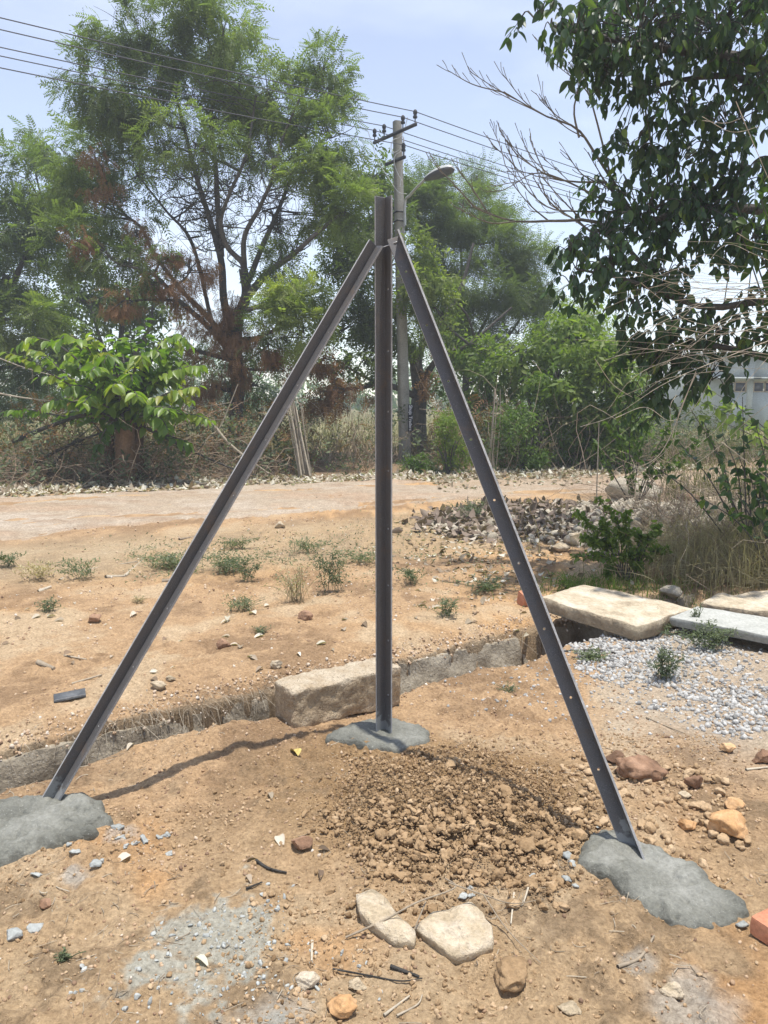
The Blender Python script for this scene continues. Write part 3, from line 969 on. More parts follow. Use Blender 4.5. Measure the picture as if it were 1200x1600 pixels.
crumbs('cement_lump', [(185, 1302, 1.2), (193, 1318, 1.0), (210, 1325, .8), (226, 1318, 1.2), (248, 1312, .8), (262, 1308, .9), (198, 1338, .6), (265, 1338, .6), (152, 1366, 1.0), (118, 1348, .9), (160, 1360, .6), (58, 1378, .8), (108, 1342, .6)],
       'dry_cement', 'small pale grey cement lump on the soil beside the left footing', 'cement lump', 'cement lumps beside the left footing', .022, 300)
crumbs('cement_lump', [(890, 1352, 1.2), (893, 1368, 1.3), (888, 1384, 1.2), (898, 1392, .8), (868, 1340, .6), (935, 1298, .9), (910, 1308, .7)],
       'dry_cement', 'small pale grey cement lump on the soil beside the right footing', 'cement lump', 'cement lumps beside the right footing', .017, 330)
crumbs('cement_lump', [(735, 1392, .9), (722, 1406, 1.0), (738, 1406, .8), (668, 1328, .5), (803, 1328, .8), (832, 1376, .8)],
       'dry_cement', 'small pale grey cement crumb among the brown soil clods', 'cement lump', 'cement crumbs among the clods', .017, 350)

# ------------------------------------------------------------------ single stones and scraps
def stone(px, py, wpx, hpx, mat, label, seed, name='rock', cat='rock', flat=.6, rough=.2, sub=3, yaw=None, cuts=7, tint=None, ext=(1, 1), group=None, sink=.3):
    g = on(px, py)
    Y = g[1]
    sx = wpx * pxm(math.hypot(Y, CAM_H)) / 2
    v, f = rock(seed, sub, rough, cuts, (sx * ext[0], sx * .8 * ext[1], sx * flat))
    if yaw is not None: v = v @ rotz(yaw).T
    tt = (.5 + .25 * noise(v[:, 0] * 30, v[:, 1] * 30, v[:, 2] * 30, seed)) if tint is None else tint
    z0 = v[:, 2].min()
    o = Acc().add(v + g + np.array([0, 0, -z0 * (1 - sink)]), f, tt).build(name, mat)
    return tag(o, label, cat, group)

def plate_stone(outline, ztop, label, seed, mat='pale_stone', name='flat_rock', tilt=(0, 0)):
    """slab-like broken stone traced as a plan outline, with an uneven top and undercut sides"""
    pts = np.array([G(px, py, ztop) for px, py in outline])
    cen = pts.mean(0)
    n = 60
    p = spline(np.vstack([pts, pts[0][None]]), n + 1)[:-1]
    p = 1 * .4 * p + .6 * np.array([pts[int(i * len(pts) / n)] for i in range(n)])
    V, T = [], []
    for q, dz, tt in ((.86, -ztop * 1.5, .2), (.97, -ztop * .75, .25), (1.0, -.004, .4), (.97, .003, .6), (.75, .006, .6), (.5, .008, .65), (.22, .009, .6)):
        r_ = cen + (p - cen) * q
        r_[:, 2] = ztop + dz + .013 * fbm(r_[:, 0] * 16, r_[:, 1] * 16, seed=seed, o=4) + tilt[0] * (r_[:, 0] - cen[0]) + tilt[1] * (r_[:, 1] - cen[1])
        r_[:, :2] += .006 * np.stack([noise(r_[:, 0] * 40, r_[:, 1] * 40, r_[:, 2] * 40, seed + 1), noise(r_[:, 0] * 40, r_[:, 1] * 40, r_[:, 2] * 40, seed + 2)], -1)
        V.append(r_); T.append(np.full(n, tt))
    F = []
    for k_ in range(len(V) - 1):
        i = np.arange(n); j = (i + 1) % n
        F.append(np.stack([k_ * n + i, k_ * n + j, (k_ + 1) * n + j, (k_ + 1) * n + i], -1))
    a = Acc().add(np.concatenate(V), np.concatenate(F), np.concatenate(T))
    a.add(np.vstack([V[-1], V[-1].mean(0)]), np.array([[i, (i + 1) % n, n] for i in range(n)]), .6)
    return tag(a.build(name, mat), label, 'rock')

plate_stone([(557, 1398), (575, 1390), (598, 1395), (612, 1412), (628, 1435), (650, 1458), (648, 1470), (620, 1468), (585, 1450), (562, 1430)], .040,
            'long pale flat rock lying left of its broad neighbour at the front', 71)
plate_stone([(650, 1448), (672, 1430), (700, 1418), (730, 1416), (755, 1426), (770, 1446), (770, 1468), (745, 1482), (712, 1488), (684, 1474), (662, 1460)], .034,
            'broad cream flat rock under a dry twig at the front', 73, tilt=(0, .1))
stone(1001, 1212, 70, 45, 'red_stone', 'large reddish brown rock right of the right strut', 81, flat=.62, ext=(1.05, 1.0), rough=.3)
stone(1140, 1302, 62, 40, 'orange_clod', 'large pale orange lump of earth near the right edge', 82, 'earth_lump', 'earth lump', flat=.6)
stone(1072, 1290, 30, 20, 'orange_clod', 'small tan lump of earth left of the large orange one', 83, 'earth_lump', 'earth lump')
stone(1145, 1262, 34, 26, 'orange_clod', 'yellowish lump of earth behind the large orange one', 84, 'earth_lump', 'earth lump', tint=.8)
stone(1136, 1172, 28, 22, 'orange_clod', 'yellow ochre stone on the pale ground near the right edge', 85, 'rock', 'rock', tint=.9)
stone(1192, 1190, 40, 25, 'red_stone', 'brown rock cut by the right edge of the picture', 86)
stone(962, 1188, 34, 26, 'red_stone', 'dark brown lump half hidden behind the right strut', 87, 'earth_lump', 'earth lump', tint=.15)
stone(1085, 1228, 30, 30, 'red_stone', 'grey brown pointed clod right of the reddish rock', 88, 'earth_lump', 'earth lump', flat=.9)
stone(1070, 1242, 20, 15, 'pale_stone', 'small cream stone in front of the pointed clod', 89)
stone(433, 1051, 20, 18, 'pale_stone', 'white stone on the far bank just behind the granite block', 90, flat=.8, tint=.85)
stone(350, 1012, 22, 18, 'red_stone', 'round brown stone on the far bank between strut and post', 91, flat=.9)
stone(247, 1088, 24, 16, 'pale_stone', 'pale flat stone on the edge of the drain by the left strut', 92, tint=.5)
stone(268, 1078, 16, 14, 'pale_stone', 'small tan stone right of the flat one on the drain edge', 93, tint=.4)
stone(148, 972, 26, 18, 'red_stone', 'grey brown rock sunk in the far bank left of the left strut', 94, tint=.8)
stone(330, 1131, 34, 14, 'pale_stone', 'flat cream stone on top of the spoil beside the drain', 95, flat=.35, tint=.7)
stone(72, 1412, 0.1 + 20, 18, 'red_stone', 'small brown stone in the left foreground', 96)
stone(470, 1328, 34, 28, 'red_stone', 'brown angular stone in the middle of the foreground', 97, flat=.8, tint=.6)
stone(478, 968, 26, 18, 'red_stone', 'reddish stone on the bank left of the post', 98, tint=.7)
stone(437, 826, 20, 12, 'pale_stone', 'pale stone at the road edge left of the post', 99, tint=.6)
stone(477, 1540, 36, 26, 'pale_stone', 'grey white stone in the spilt cement at the front', 101, tint=.7)
stone(1050, 1546, 34, 24, 'pale_stone', 'pale rounded stone in the right foreground', 102, tint=.7)
stone(20, 1466, 26, 18, 'dry_cement', 'pale grey stone at the left edge of the foreground', 103)
stone(58, 1452, 28, 18, 'dry_cement', 'grey stone second from the left edge of the foreground', 104)
stone(535, 1585, 44, 30, 'orange_clod', 'orange tan stone cut by the bottom edge', 105)
stone(560, 1545, 26, 18, 'pale_stone', 'small tan stone above the bottom edge', 106, tint=.3)
stone(800, 1536, 60, 50, 'soil_clod', 'large rough brown clod near the bottom edge', 107, 'soil_lump', 'earth lump', flat=.55, tint=.35, rough=.35)
stone(890, 1575, 34, 26, 'pale_stone', 'tan stone near the bottom edge under the right footing', 108, tint=.3)
stone(1160, 1390 + 60, 18, 14, 'dry_cement', 'small grey stone right of the right footing', 109)

# brick pieces
def brick(px, py, w, d, h, yaw, label, dz=0.0, tilt=0.0):
    g = on(px, py, dz)
    V, F = rough_box(w, d, h, 5, amp=.0025, nl=8, nd=5, nh=4, bev=.006)
    if tilt:
        c_, s_ = math.cos(tilt), math.sin(tilt)
        V = V @ np.array([[1, 0, 0], [0, c_, -s_], [0, s_, c_]]).T
    V = V @ rotz(yaw).T
    return tag(Acc().add(V + g, F).build('brick_piece', 'brick', smooth=True), label, 'brick')
brick(1232, 1486, .17, .10, .055, R(-62), 'red brick half cut by the right edge of the picture')
brick(826, 948, .15, .10, .10, R(20), 'broken red brick at the corner of the tan slab', tilt=.25)
brick(956, 985, .07, .02, .05, R(-10), 'small pink tile chip standing before the dark opening', tilt=-.4)

# dark flat scrap and yellow scrap
g = on(110, 1104, .01)
v, f = box((0, 0, 0), (.145, .075, .008)); v = v @ rotz(R(24)).T
v[:, 2] += v[:, 1] * .15
a = Acc().add(v + g, f, .4)
v, f = box((0, -.034, .006), (.145, .006, .006)); v = v @ rotz(R(24)).T; v[:, 2] += v[:, 1] * .15
a.add(v + g, f, .9)
tag(a.build('flat_scrap', 'slate_scrap'), 'dark flat rectangular scrap on the bank left of the left strut', 'scrap')
a = Acc()
g = on(466, 1196, .004)
for i in range(1):
    v, f = leaf_tpl(.7, 6, .5, .3)
    a.inst(v, f, g[None], frames(np.array([[random.uniform(-1, 1), random.uniform(-1, 1), .1]]), 0.5, (0, 0, 1)), np.array([.06]), [.4])
tag(a.build('yellow_scrap', 'yellow_scrap'), 'crumpled yellow scrap on the soil left of the middle footing', 'scrap')

# ------------------------------------------------------------------ soil clods
HEAP = [(520, 1240), (560, 1195), (640, 1185), (700, 1172), (770, 1185), (850, 1215), (905, 1260), (925, 1310), (880, 1360), (830, 1400), (740, 1405), (650, 1400), (580, 1385), (545, 1330), (525, 1285)]
def in_poly(x, y, poly):
    r_ = np.zeros(x.shape, bool)
    n = len(poly)
    for i in range(n):
        x1, y1 = poly[i]; x2, y2 = poly[(i + 1) % n]
        c_ = ((y1 > y) != (y2 > y)) & (x < (x2 - x1) * (y - y1) / (y2 - y1 + 1e-12) + x1)
        r_ ^= c_
    return r_
heap_w = [tuple(G(*p)[:2]) for p in HEAP]
hx = np.array([p[0] for p in heap_w]); hy = np.array([p[1] for p in heap_w])
hc = (hx.mean(), hy.mean())
PADS = [o for o in bpy.data.objects if o.name.startswith('concrete_footing')]
def clear_of_pads(x, y, m=.0):
    k_ = np.ones(len(x), bool)
    for o in PADS:
        vv = np.array([v.co[:] for v in o.data.vertices[440:660]]) + np.array(o.location)
        c0 = vv.mean(0)
        poly = [(c0[0] + (q[0] - c0[0]) * (1 + m), c0[1] + (q[1] - c0[1]) * (1 + m)) for q in vv[::4]]
        k_ &= ~in_poly(x, y, poly)
    return k_

def heap_top(x, y):
    d = np.hypot((x - hc[0]) / .52, (y - hc[1]) / .42)
    return .035 * sstep(1.05, .2, d)

CL = []
for k_ in range(9):
    CL.append(rock(500 + k_, 2, .42, 11, (1.1, .85, .72)))
N = 15000
x = RNG.uniform(hx.min() - .12, hx.max() + .15, N); y = RNG.uniform(hy.min() - .1, hy.max() + .1, N)
jit = 1 + .16 * noise(x * 6, y * 6, seed=77) + .35 * RNG.normal(size=N) ** 3 * .12
inside = in_poly(hc[0] + (x - hc[0]) * jit, hc[1] + (y - hc[1]) * jit, heap_w) & clear_of_pads(x, y, .05)
x, y = x[inside], y[inside]
dist = np.hypot((x - hc[0]) / .5, (y - hc[1]) / .42)
size = .0028 + .015 * RNG.random(len(x)) ** 5
size *= np.where(RNG.random(len(x)) < .012, 1.9, 1.0)
front = sstep(2.75, 2.35, y)
size *= .75 + .5 * front
z = H(x, y) + heap_top(x, y) * .9 + size * .25 + RNG.random(len(x)) * .008
big = np.argsort(-size)[:230]
small = np.setdiff1d(np.arange(len(x)), big)
a = Acc()
for k_ in range(6):
    q = small[k_::6]
    tv, tf = rock(600 + k_, 1, .45, 9, (1.1, .85, .72))
    a.inst(tv, tf, np.c_[x[q], y[q], z[q]], rnd_rot(len(q)), size[q], np.clip(RNG.normal(.42, .2, len(q)), 0, 1))
o = a.build('loose_soil', 'soil_clod')
tag(o, 'fine crumbled brown soil filling the dug heap', 'soil', kind='stuff')
N2 = 16000
x2 = RNG.uniform(hx.min() - .25, hx.max() + .25, N2); y2 = RNG.uniform(hy.min() - .22, hy.max() + .2, N2)
d2 = np.hypot((x2 - hc[0]) / .62, (y2 - hc[1]) / .52) + .2 * noise(x2 * 5, y2 * 5, seed=78)
k2_ = (RNG.random(N2) < sstep(1.25, .6, d2)) & clear_of_pads(x2, y2, .03)
x2, y2 = x2[k2_], y2[k2_]
s2 = .0014 + .0036 * RNG.random(len(x2)) ** 2
tv, tf = rock(655, 0, .3, 3, (1, .85, .7))
a = Acc().inst(tv, tf, np.c_[x2, y2, H(x2, y2) + heap_top(x2, y2) * .9 + s2 * .4], rnd_rot(len(x2)), s2, np.clip(RNG.normal(.55, .22, len(x2)), 0, 1))
tag(a.build('fine_soil', 'soil_clod'), 'fine soil grains between and around the dug clods', 'soil', kind='stuff')
clod_me = []
for k_ in range(9):
    tv, tf = CL[k_]
    o = Acc().add(tv, tf, .30 + .04 * k_).build('soil_clod', 'soil_clod', origin=(0, 0, 0), link=False)
    clod_me.append(o.data); bpy.data.objects.remove(o)
for n_, q in enumerate(big):
    o = bpy.data.objects.new('soil_clod', clod_me[n_ % 9]); COL.objects.link(o)
    o.location = (x[q], y[q], z[q] - size[q] * .25)
    o.rotation_euler = (random.uniform(-.5, .5), random.uniform(-.5, .5), random.uniform(0, 6.3))
    o.scale = [float(size[q]) * 1.15] * 3
    tag(o, 'brown soil clod in the dug heap between the footings', 'soil clod', 'soil clods of the dug heap')

# a looser scatter of brown lumps right of the heap
N = 900
x = RNG.uniform(.55, 1.35, N); y = RNG.uniform(2.15, 3.05, N)
sel = (np.hypot((x - .98) / .4, (y - 2.6) / .42) + .25 * noise(x * 5, y * 5, seed=5) < 1.0) & clear_of_pads(x, y, .06)
x, y = x[sel], y[sel]
size = .006 + .018 * RNG.random(len(x)) ** 3
big = np.argsort(-size)[:55]; small = np.setdiff1d(np.arange(len(x)), big)
a = Acc()
tv, tf = rock(640, 1, .35, 5, (1, .85, .7))
a.inst(tv, tf, np.c_[x, y, H(x, y) + size * .3][small], rnd_rot(len(small)), size[small], np.clip(RNG.normal(.75, .2, len(small)), 0, 1))
tag(a.build('loose_soil', 'soil_clod'), 'crumbled tan soil scattered behind the right footing', 'soil', kind='stuff')
clod2 = []
for k_ in range(5):
    tv, tf = rock(560 + k_, 2, .35, 6, (1, .85, .65))
    o = Acc().add(tv, tf, .6 + .08 * k_).build('soil_clod', 'soil_clod', origin=(0, 0, 0), link=False)
    clod2.append(o.data); bpy.data.objects.remove(o)
for n_, q in enumerate(big):
    o = bpy.data.objects.new('soil_clod', clod2[n_ % 5]); COL.objects.link(o)
    o.location = (x[q], y[q], Hs(x[q], y[q]) + size[q] * .35)
    o.rotation_euler = (random.uniform(-.5, .5), random.uniform(-.5, .5), random.uniform(0, 6.3))
    o.scale = [float(size[q]) * 1.1] * 3
    tag(o, 'tan soil clod on the ground behind the right footing', 'soil clod', 'soil clods behind the right footing')

# ------------------------------------------------------------------ pebbles and gravel
def scatter(name, n, xr, yr, dens, size, mat, label, tintf, kinds=5, seed=700, flat=.7, pw=2.5, cat='pebbles', cuts=3):
    x = RNG.uniform(*xr, n); y = RNG.uniform(*yr, n)
    d = dens(x, y)
    sel = (RNG.random(n) < d) & clear_of_pads(x, y, .03)
    x, y = x[sel], y[sel]
    s = size[0] + (size[1] - size[0]) * RNG.random(len(x)) ** pw
    a = Acc()
    rot = rnd_rot(len(x))
    tn = tintf(len(x))
    z = H(x, y)
    for k_ in range(kinds):
        q = np.arange(len(x))[k_::kinds]
        tv, tf = rock(seed + k_, 0 if kinds > 3 else 1, .3, cuts, (1, .85, flat))
        a.inst(tv, tf, np.c_[x, y, z + s * .12][q], rot[q], s[q], tn[q])
    return tag(a.build(name, mat), label, cat, kind='stuff')

def not_drain(x, y):
    t, s = drain_coords(x, y)
    return ~((s > -.02) & (s < DW - .03) & (t < 4.6))

scatter('pebbles', 26000, (-1.7, 1.9), (1.45, 3.9), lambda x, y: not_drain(x, y) * (np.abs(x) < .55 * y + .15) * np.clip(.42 + .4 * fbm(x * 2.5, y * 2.5, seed=91), .06, 1), (.0015, .010), 'pebble',
        'small brown and tan pebbles strewn over the near soil', lambda n: np.clip(RNG.normal(.34, .22, n), 0, 1), pw=4)
scatter('pebbles', 15000, (-3.6, 2.4), (3.6, 9.5), lambda x, y: not_drain(x, y) * (np.abs(x) < .55 * y + .2) * np.clip(.4 + .5 * fbm(x * 1.5, y * 1.5, seed=92), .05, 1), (.003, .016), 'pebble',
        'small stones strewn over the bank beyond the drain', lambda n: np.clip(RNG.normal(.5, .25, n), 0, 1), pw=4, seed=720)
scatter('soil_crumbs', 40000, (-1.6, 1.6), (1.45, 3.3), lambda x, y: not_drain(x, y) * (np.abs(x) < .55 * y + .15) * np.clip(.02 + 1.1 * fbm(x * 1.6, y * 1.6, seed=96), .03, 1), (.002, .014), 'soil_clod',
        'crumbled brown soil lumps scattered over the foreground', lambda n: np.clip(RNG.normal(.66, .25, n), 0, 1), kinds=3, pw=3.2, seed=730, cat='soil', cuts=9, flat=.55)
_sp = G(365, 1500)
scatter('cement_crust', 2600, (_sp[0] - .4, _sp[0] + .4), (_sp[1] - .32, _sp[1] + .32), lambda x, y: np.clip(1.05 - np.hypot((x - _sp[0]) / .33, (y - _sp[1]) / .26) + .5 * fbm(x * 6, y * 6, seed=97), 0, 1) * .7, (.002, .013), 'dry_cement',
        'crumbled crust of spilt pale cement in the left foreground', lambda n: np.clip(RNG.normal(.75, .2, n), 0, 1), kinds=3, pw=3.5, seed=760, cat='cement', cuts=9, flat=.5)
gv = np.array([G(*p)[:2] for p in ((900, 1010), (960, 985), (1040, 968), (1120, 985), (1330, 1000), (1330, 1110), (1200, 1135), (1120, 1135), (1030, 1115), (970, 1075), (900, 1045))])
gvp = [tuple(p) for p in gv]
gxc = gv.mean(0)
def gdens(x, y):
    w_ = 1 + .10 * noise(x * 4, y * 4, seed=93) + .06 * noise(x * 11, y * 11, seed=94)
    ins = in_poly(gxc[0] + (x - gxc[0]) * w_, gxc[1] + (y - gxc[1]) * w_, gvp)
    return ins * np.clip(.55 + 1.1 * fbm(x * 2.2, y * 2.2, seed=95), .06, 1)
scatter('gravel', 16000, (gv[:, 0].min() - .1, gv[:, 0].max()), (gv[:, 1].min() - .1, gv[:, 1].max() + .2), gdens, (.005, .021), 'gravel',
        'pale grey crushed stone gravel spread before the concrete slab', lambda n: np.clip(RNG.normal(.55, .3, n), 0, 1), pw=1.6, seed=740, cat='gravel', cuts=4)
def gdens2(x, y):
    d = np.hypot((x - 1.35) / 1.0, (y - 4.0) / .75)
    return np.clip(1.2 - d, 0, 1) * .55 * not_drain(x, y)
scatter('gravel', 4200, (.3, 2.4), (3.1, 4.9), gdens2, (.005, .014), 'gravel',
        'thin scatter of grey chippings around the gravel spread', lambda n: np.clip(RNG.normal(.55, .24, n), 0, 1), pw=2, seed=750, cat='gravel')

# soil crumbs and rootlets hanging on the ragged bank of the drain
N = 5200
t_ = RNG.uniform(-1.2, 3.9, N); s_ = RNG.normal(-.03, .035, N)
x = DA[0] + DU[0] * t_ + DN[0] * s_; y = DA[1] + DU[1] * t_ + DN[1] * s_
z = np.maximum(H(x, y), -.06) + RNG.uniform(-.03, .008, N)
s = .003 + .009 * RNG.random(N) ** 3
tv, tf = rock(780, 1, .4, 6)
a = Acc().inst(tv, tf, np.c_[x, y, z], rnd_rot(N), s, np.clip(RNG.normal(.6, .22, N), 0, 1))
tag(a.build('bank_crumbs', 'pebble'), 'crumbly orange soil edge hanging over the drain wall', 'soil', kind='stuff')
N = 420
t_ = np.concatenate([RNG.uniform(-1, 3.2, 120), RNG.normal(.62, .22, 150), RNG.normal(1.5, .3, 150)])
s_ = RNG.normal(.0, .03, N)
x = DA[0] + DU[0] * t_ + DN[0] * s_; y = DA[1] + DU[1] * t_ + DN[1] * s_
b0 = np.c_[x, y, np.maximum(H(x, y), -.03)]
d = np.c_[DN[0] + RNG.normal(size=N) * .8, DN[1] + RNG.normal(size=N) * .5, RNG.uniform(-1.2, .9, N)]
ln = RNG.uniform(.02, .09, N)[:, None]
u_ = np.linspace(0, 1, 5)[None, :, None]
paths = b0[:, None] + d[:, None] * ln[:, None] * u_ + np.array([0, 0, -1.0]) * (u_ ** 2) * ln[:, None] * .6
v, f = tubes(paths, np.full((N, 5), .0008) * RNG.uniform(.7, 1.6, (N, 1)), 3)
tag(Acc().add(v, f, np.repeat(RNG.uniform(.2, .9, N), 15)).build('rootlets', 'dry_stem'), 'dry rootlets poking out of the drain bank', 'roots', kind='stuff')

# ------------------------------------------------------------------ trees
PIN = [pinnate(7, .085, .27, .35), pinnate(6, .095, .30, .6), pinnate(8, .07, .24, .15)]
FEA = [pinnate(8, .045, .16, .15), pinnate(7, .05, .18, .35)]
TWG = [twig_leaves(7, .17, .40, .2, 1), twig_leaves(8, .2, .45, .35, 2), twig_leaves(6, .22, .5, .1, 3)]

def ell_points(n, c, r, shell=2.2, gap=0.0, gs=1.2, seed=0):
    """points inside an ellipsoid, more of them near its surface, with gaps where the noise is low"""
    m = int(n * (1 + gap * 2.5)) + 8
    d = norm(RNG.normal(size=(m, 3)))
    q = RNG.random(m) ** (1 / shell)
    p = d * q[:, None] * np.array(r) + np.array(c)
    if gap > 0:
        nn = fbm(p[:, 0] * gs, p[:, 1] * gs, p[:, 2] * gs, seed=seed, o=2)
        kk = nn > np.quantile(nn, 1 - 1 / (1 + gap * 2.5))
        p, d = p[kk], d[kk]
    return p[:n], d[:n]

def clump_dir(d, droop, spread=.7):
    v = d + RNG.normal(size=d.shape) * spread
    v[:, 2] -= droop
    return norm(v)

def tree(name, label, base, limbs, clumps, leafmat_, tpls, spray=.34, group=None, r0=.2, barkmat='bark', cat='tree', twigs=7, droop=.35, seedg=0, dead=None, bare=1.0, tw_r=.012, thin=.8, lr=1.0, lace=()):
    """limbs: list of (points, r0, r1); clumps: (centre, radii, count, tint, tint_spread)"""
    root = empty(name, base, label, cat, group)
    tr = Acc()
    nodes = []
    for pts, ra, rb in limbs:
        ra, rb = ra * lr, rb * lr
        path = add_tube(tr, pts, ra, rb, max(8, 5 * len(pts)), 8 if ra > .08 else 6, random.uniform(.35, .6))
        m = len(path)
        for i in range(m // 3, m): nodes.append((path[i], ra + (rb - ra) * i / (m - 1)))
    ND = np.array([n_[0] for n_ in nodes]); NRr = np.array([n_[1] for n_ in nodes])
    crown, deadc = Acc(), Acc()
    for (c, r, _n, _t, _s) in lace:
        e, _ = ell_points(_n, c, r, 2.0)
        for q in e:
            dd = np.linalg.norm(ND - q, axis=1) + np.maximum(0, ND[:, 2] - q[2]) * 2.5
            s0 = ND[int(np.argmin(dd))]
            pth = add_tube(tr, [s0, (s0 + q) / 2 + RNG.normal(size=3) * .15, q], .016, .005, 8, 4, .3, cap=False)
            for k3 in (3, 4, 5, 6, 7):
                w_ = pth[k3] + RNG.normal(size=3) * np.array([.28, .28, .2]) + np.array([0, 0, .28])
                add_tube(tr, [pth[k3], (pth[k3] + w_) / 2 + RNG.normal(size=3) * .05, w_], .007, .003, 6, 3, .3, cap=False)
    for ci, (c, r, n, tint, ts) in enumerate(clumps):
        c = np.array(c, float); r = np.array(r, float)
        # a bough from the nearest lower point of the limbs to this clump
        dd = np.linalg.norm(ND - c, axis=1) + np.maximum(0, ND[:, 2] - c[2]) * 1.5
        i = int(np.argmin(dd))
        s0, sr = ND[i], NRr[i]
        if dd[i] > .25:
            mid = (s0 + c) / 2 + RNG.normal(size=3) * .12 * np.linalg.norm(c - s0) + np.array([0, 0, .05])
            add_tube(tr, [s0, mid, c], min(sr * .75, .09 * max(.4, r.max())), .016, 10, 6, random.uniform(.3, .6))
        # twigs spreading inside the clump
        k_ = twigs
        e, _ = ell_points(k_, c, r * .85, 4)
        k_ = len(e)
        st = c + (s0 - c) * RNG.uniform(0, .35, (k_, 1))
        u_ = np.linspace(0, 1, 6)[None, :, None]
        bow = RNG.normal(size=(k_, 1, 3)) * .10 * r.mean()
        paths = st[:, None] * (1 - u_) + e[:, None] * u_ + bow * np.sin(u_ * np.pi)
        rr = np.linspace(tw_r, .004, 6)[None] * RNG.uniform(.7, 1.4, (k_, 1))
        v, f = tubes(paths, rr, 4)
        tr.add(v, f, np.repeat(RNG.uniform(.2, .6, k_), 24))
        # leaves
        p, d = ell_points(int(n * 2.2) if tint < 0 else int(n * thin), c, r, 2.0, .9, 1.6 / r.mean(), seedg + ci)
        is_dead = tint < 0
        rot = frames(clump_dir(d, 1.6 if is_dead else droop), .5, (0, 0, 1))
        sc_ = spray * RNG.uniform(.65, 1.25, len(p)) * (.6 if is_dead else 1)
        cl = fbm(p[:, 0] * 2.2, p[:, 1] * 2.2, p[:, 2] * 2.2, seed=seedg + 50, o=2)
        tn = np.clip(abs(tint) + ts * (.6 * cl + .5 * RNG.normal(size=len(p))), 0, 1)
        for k2, (tv, tf) in enumerate(tpls):
            q = np.arange(len(p))[k2::len(tpls)]
            (deadc if is_dead else crown).inst(tv, tf, p[q], rot[q], sc_[q], tn[q])
    tr.build('trunk', barkmat, root, smooth=True)
    if crown.v: crown.build('crown', leafmat_, root)['kind'] = 'stuff'
    if deadc.v:
        tag(deadc.build('dead_leaves', 'dead_leaf', root), 'hanging clusters of withered brown leaves')['kind'] = 'stuff'
    return root

def C(px, py, rx, ry, Y, n, tint=.45, ts=.25, rz=None):
    """crown clump seen at a photo pixel with radii in photo pixels, standing at distance Y"""
    m = pxm(Y) * 1.03
    return (P(px, py, Y), (rx * m, (rz if rz else (rx + ry) / 2) * m, ry * m), n, tint, ts)

def gp(X, Y): return np.array([X, Y, Hs(X, Y) - .05])

# big spreading neem beyond the road, limbs forking low
Y0 = 17.0
b0 = gp(P(368, 720, Y0)[0], Y0)
limbs = [
    ([b0, P(368, 660, Y0), P(372, 590, Y0), P(365, 520, Y0)], .24, .17),
    ([P(368, 560, Y0), P(372, 500, Y0), P(385, 460, Y0 - .1), P(380, 420, Y0 - .2)], .17, .13),
    ([P(366, 540, Y0), P(350, 470, Y0 + .2), P(346, 410, Y0 + .3), P(330, 350, Y0 + .3), P(308, 280, Y0 + .4), P(290, 210, Y0 + .5), P(270, 130, Y0 + .5)], .13, .035),
    ([P(346, 400, Y0 + .3), P(340, 320, Y0 + .5), P(337, 260, Y0 + .4), P(330, 190, Y0 + .3), P(335, 110, Y0), P(320, 40, Y0)], .10, .03),
    ([P(382, 430, Y0 - .2), P(378, 410, Y0 - .2), P(355, 385, Y0 - .3), P(345, 345, Y0 - .5), P(360, 300, Y0 - .6), P(385, 240, Y0 - .6), P(400, 150, Y0 - .4)], .10, .03),
    ([P(382, 420, Y0 - .2), P(382, 370, Y0 - .4), P(405, 325, Y0 - .5), P(425, 280, Y0 - .6), P(440, 220, Y0 - .5), P(470, 150, Y0 - .5)], .09, .025),
    ([P(388, 440, Y0 - .2), P(410, 385, Y0), P(430, 340, Y0 + .2), P(450, 290, Y0 + .3), P(480, 200, Y0 + .2), P(505, 150, Y0 + .2)], .09, .025),
    ([P(385, 465, Y0 - .1), P(420, 425, Y0 - .4), P(455, 400, Y0 - .7), P(500, 360, Y0 - 1), P(540, 330, Y0 - 1.2)], .12, .03),
    ([P(364, 555, Y0), P(325, 510, Y0 - .4), P(280, 470, Y0 - .8), P(240, 430, Y0 - 1.0), P(180, 410, Y0 - 1.2)], .10, .03),
    ([P(366, 545, Y0), P(320, 490, Y0 + .3), P(285, 455, Y0 + .5), P(240, 395, Y0 + .7), P(215, 350, Y0 + .9), P(160, 320, Y0 + 1)], .10, .03),
    ([P(330, 500, Y0), P(300, 380, Y0 + 1), P(260, 330, Y0 + 1.2), P(220, 280, Y0 + 1.3)], .07, .025),
]
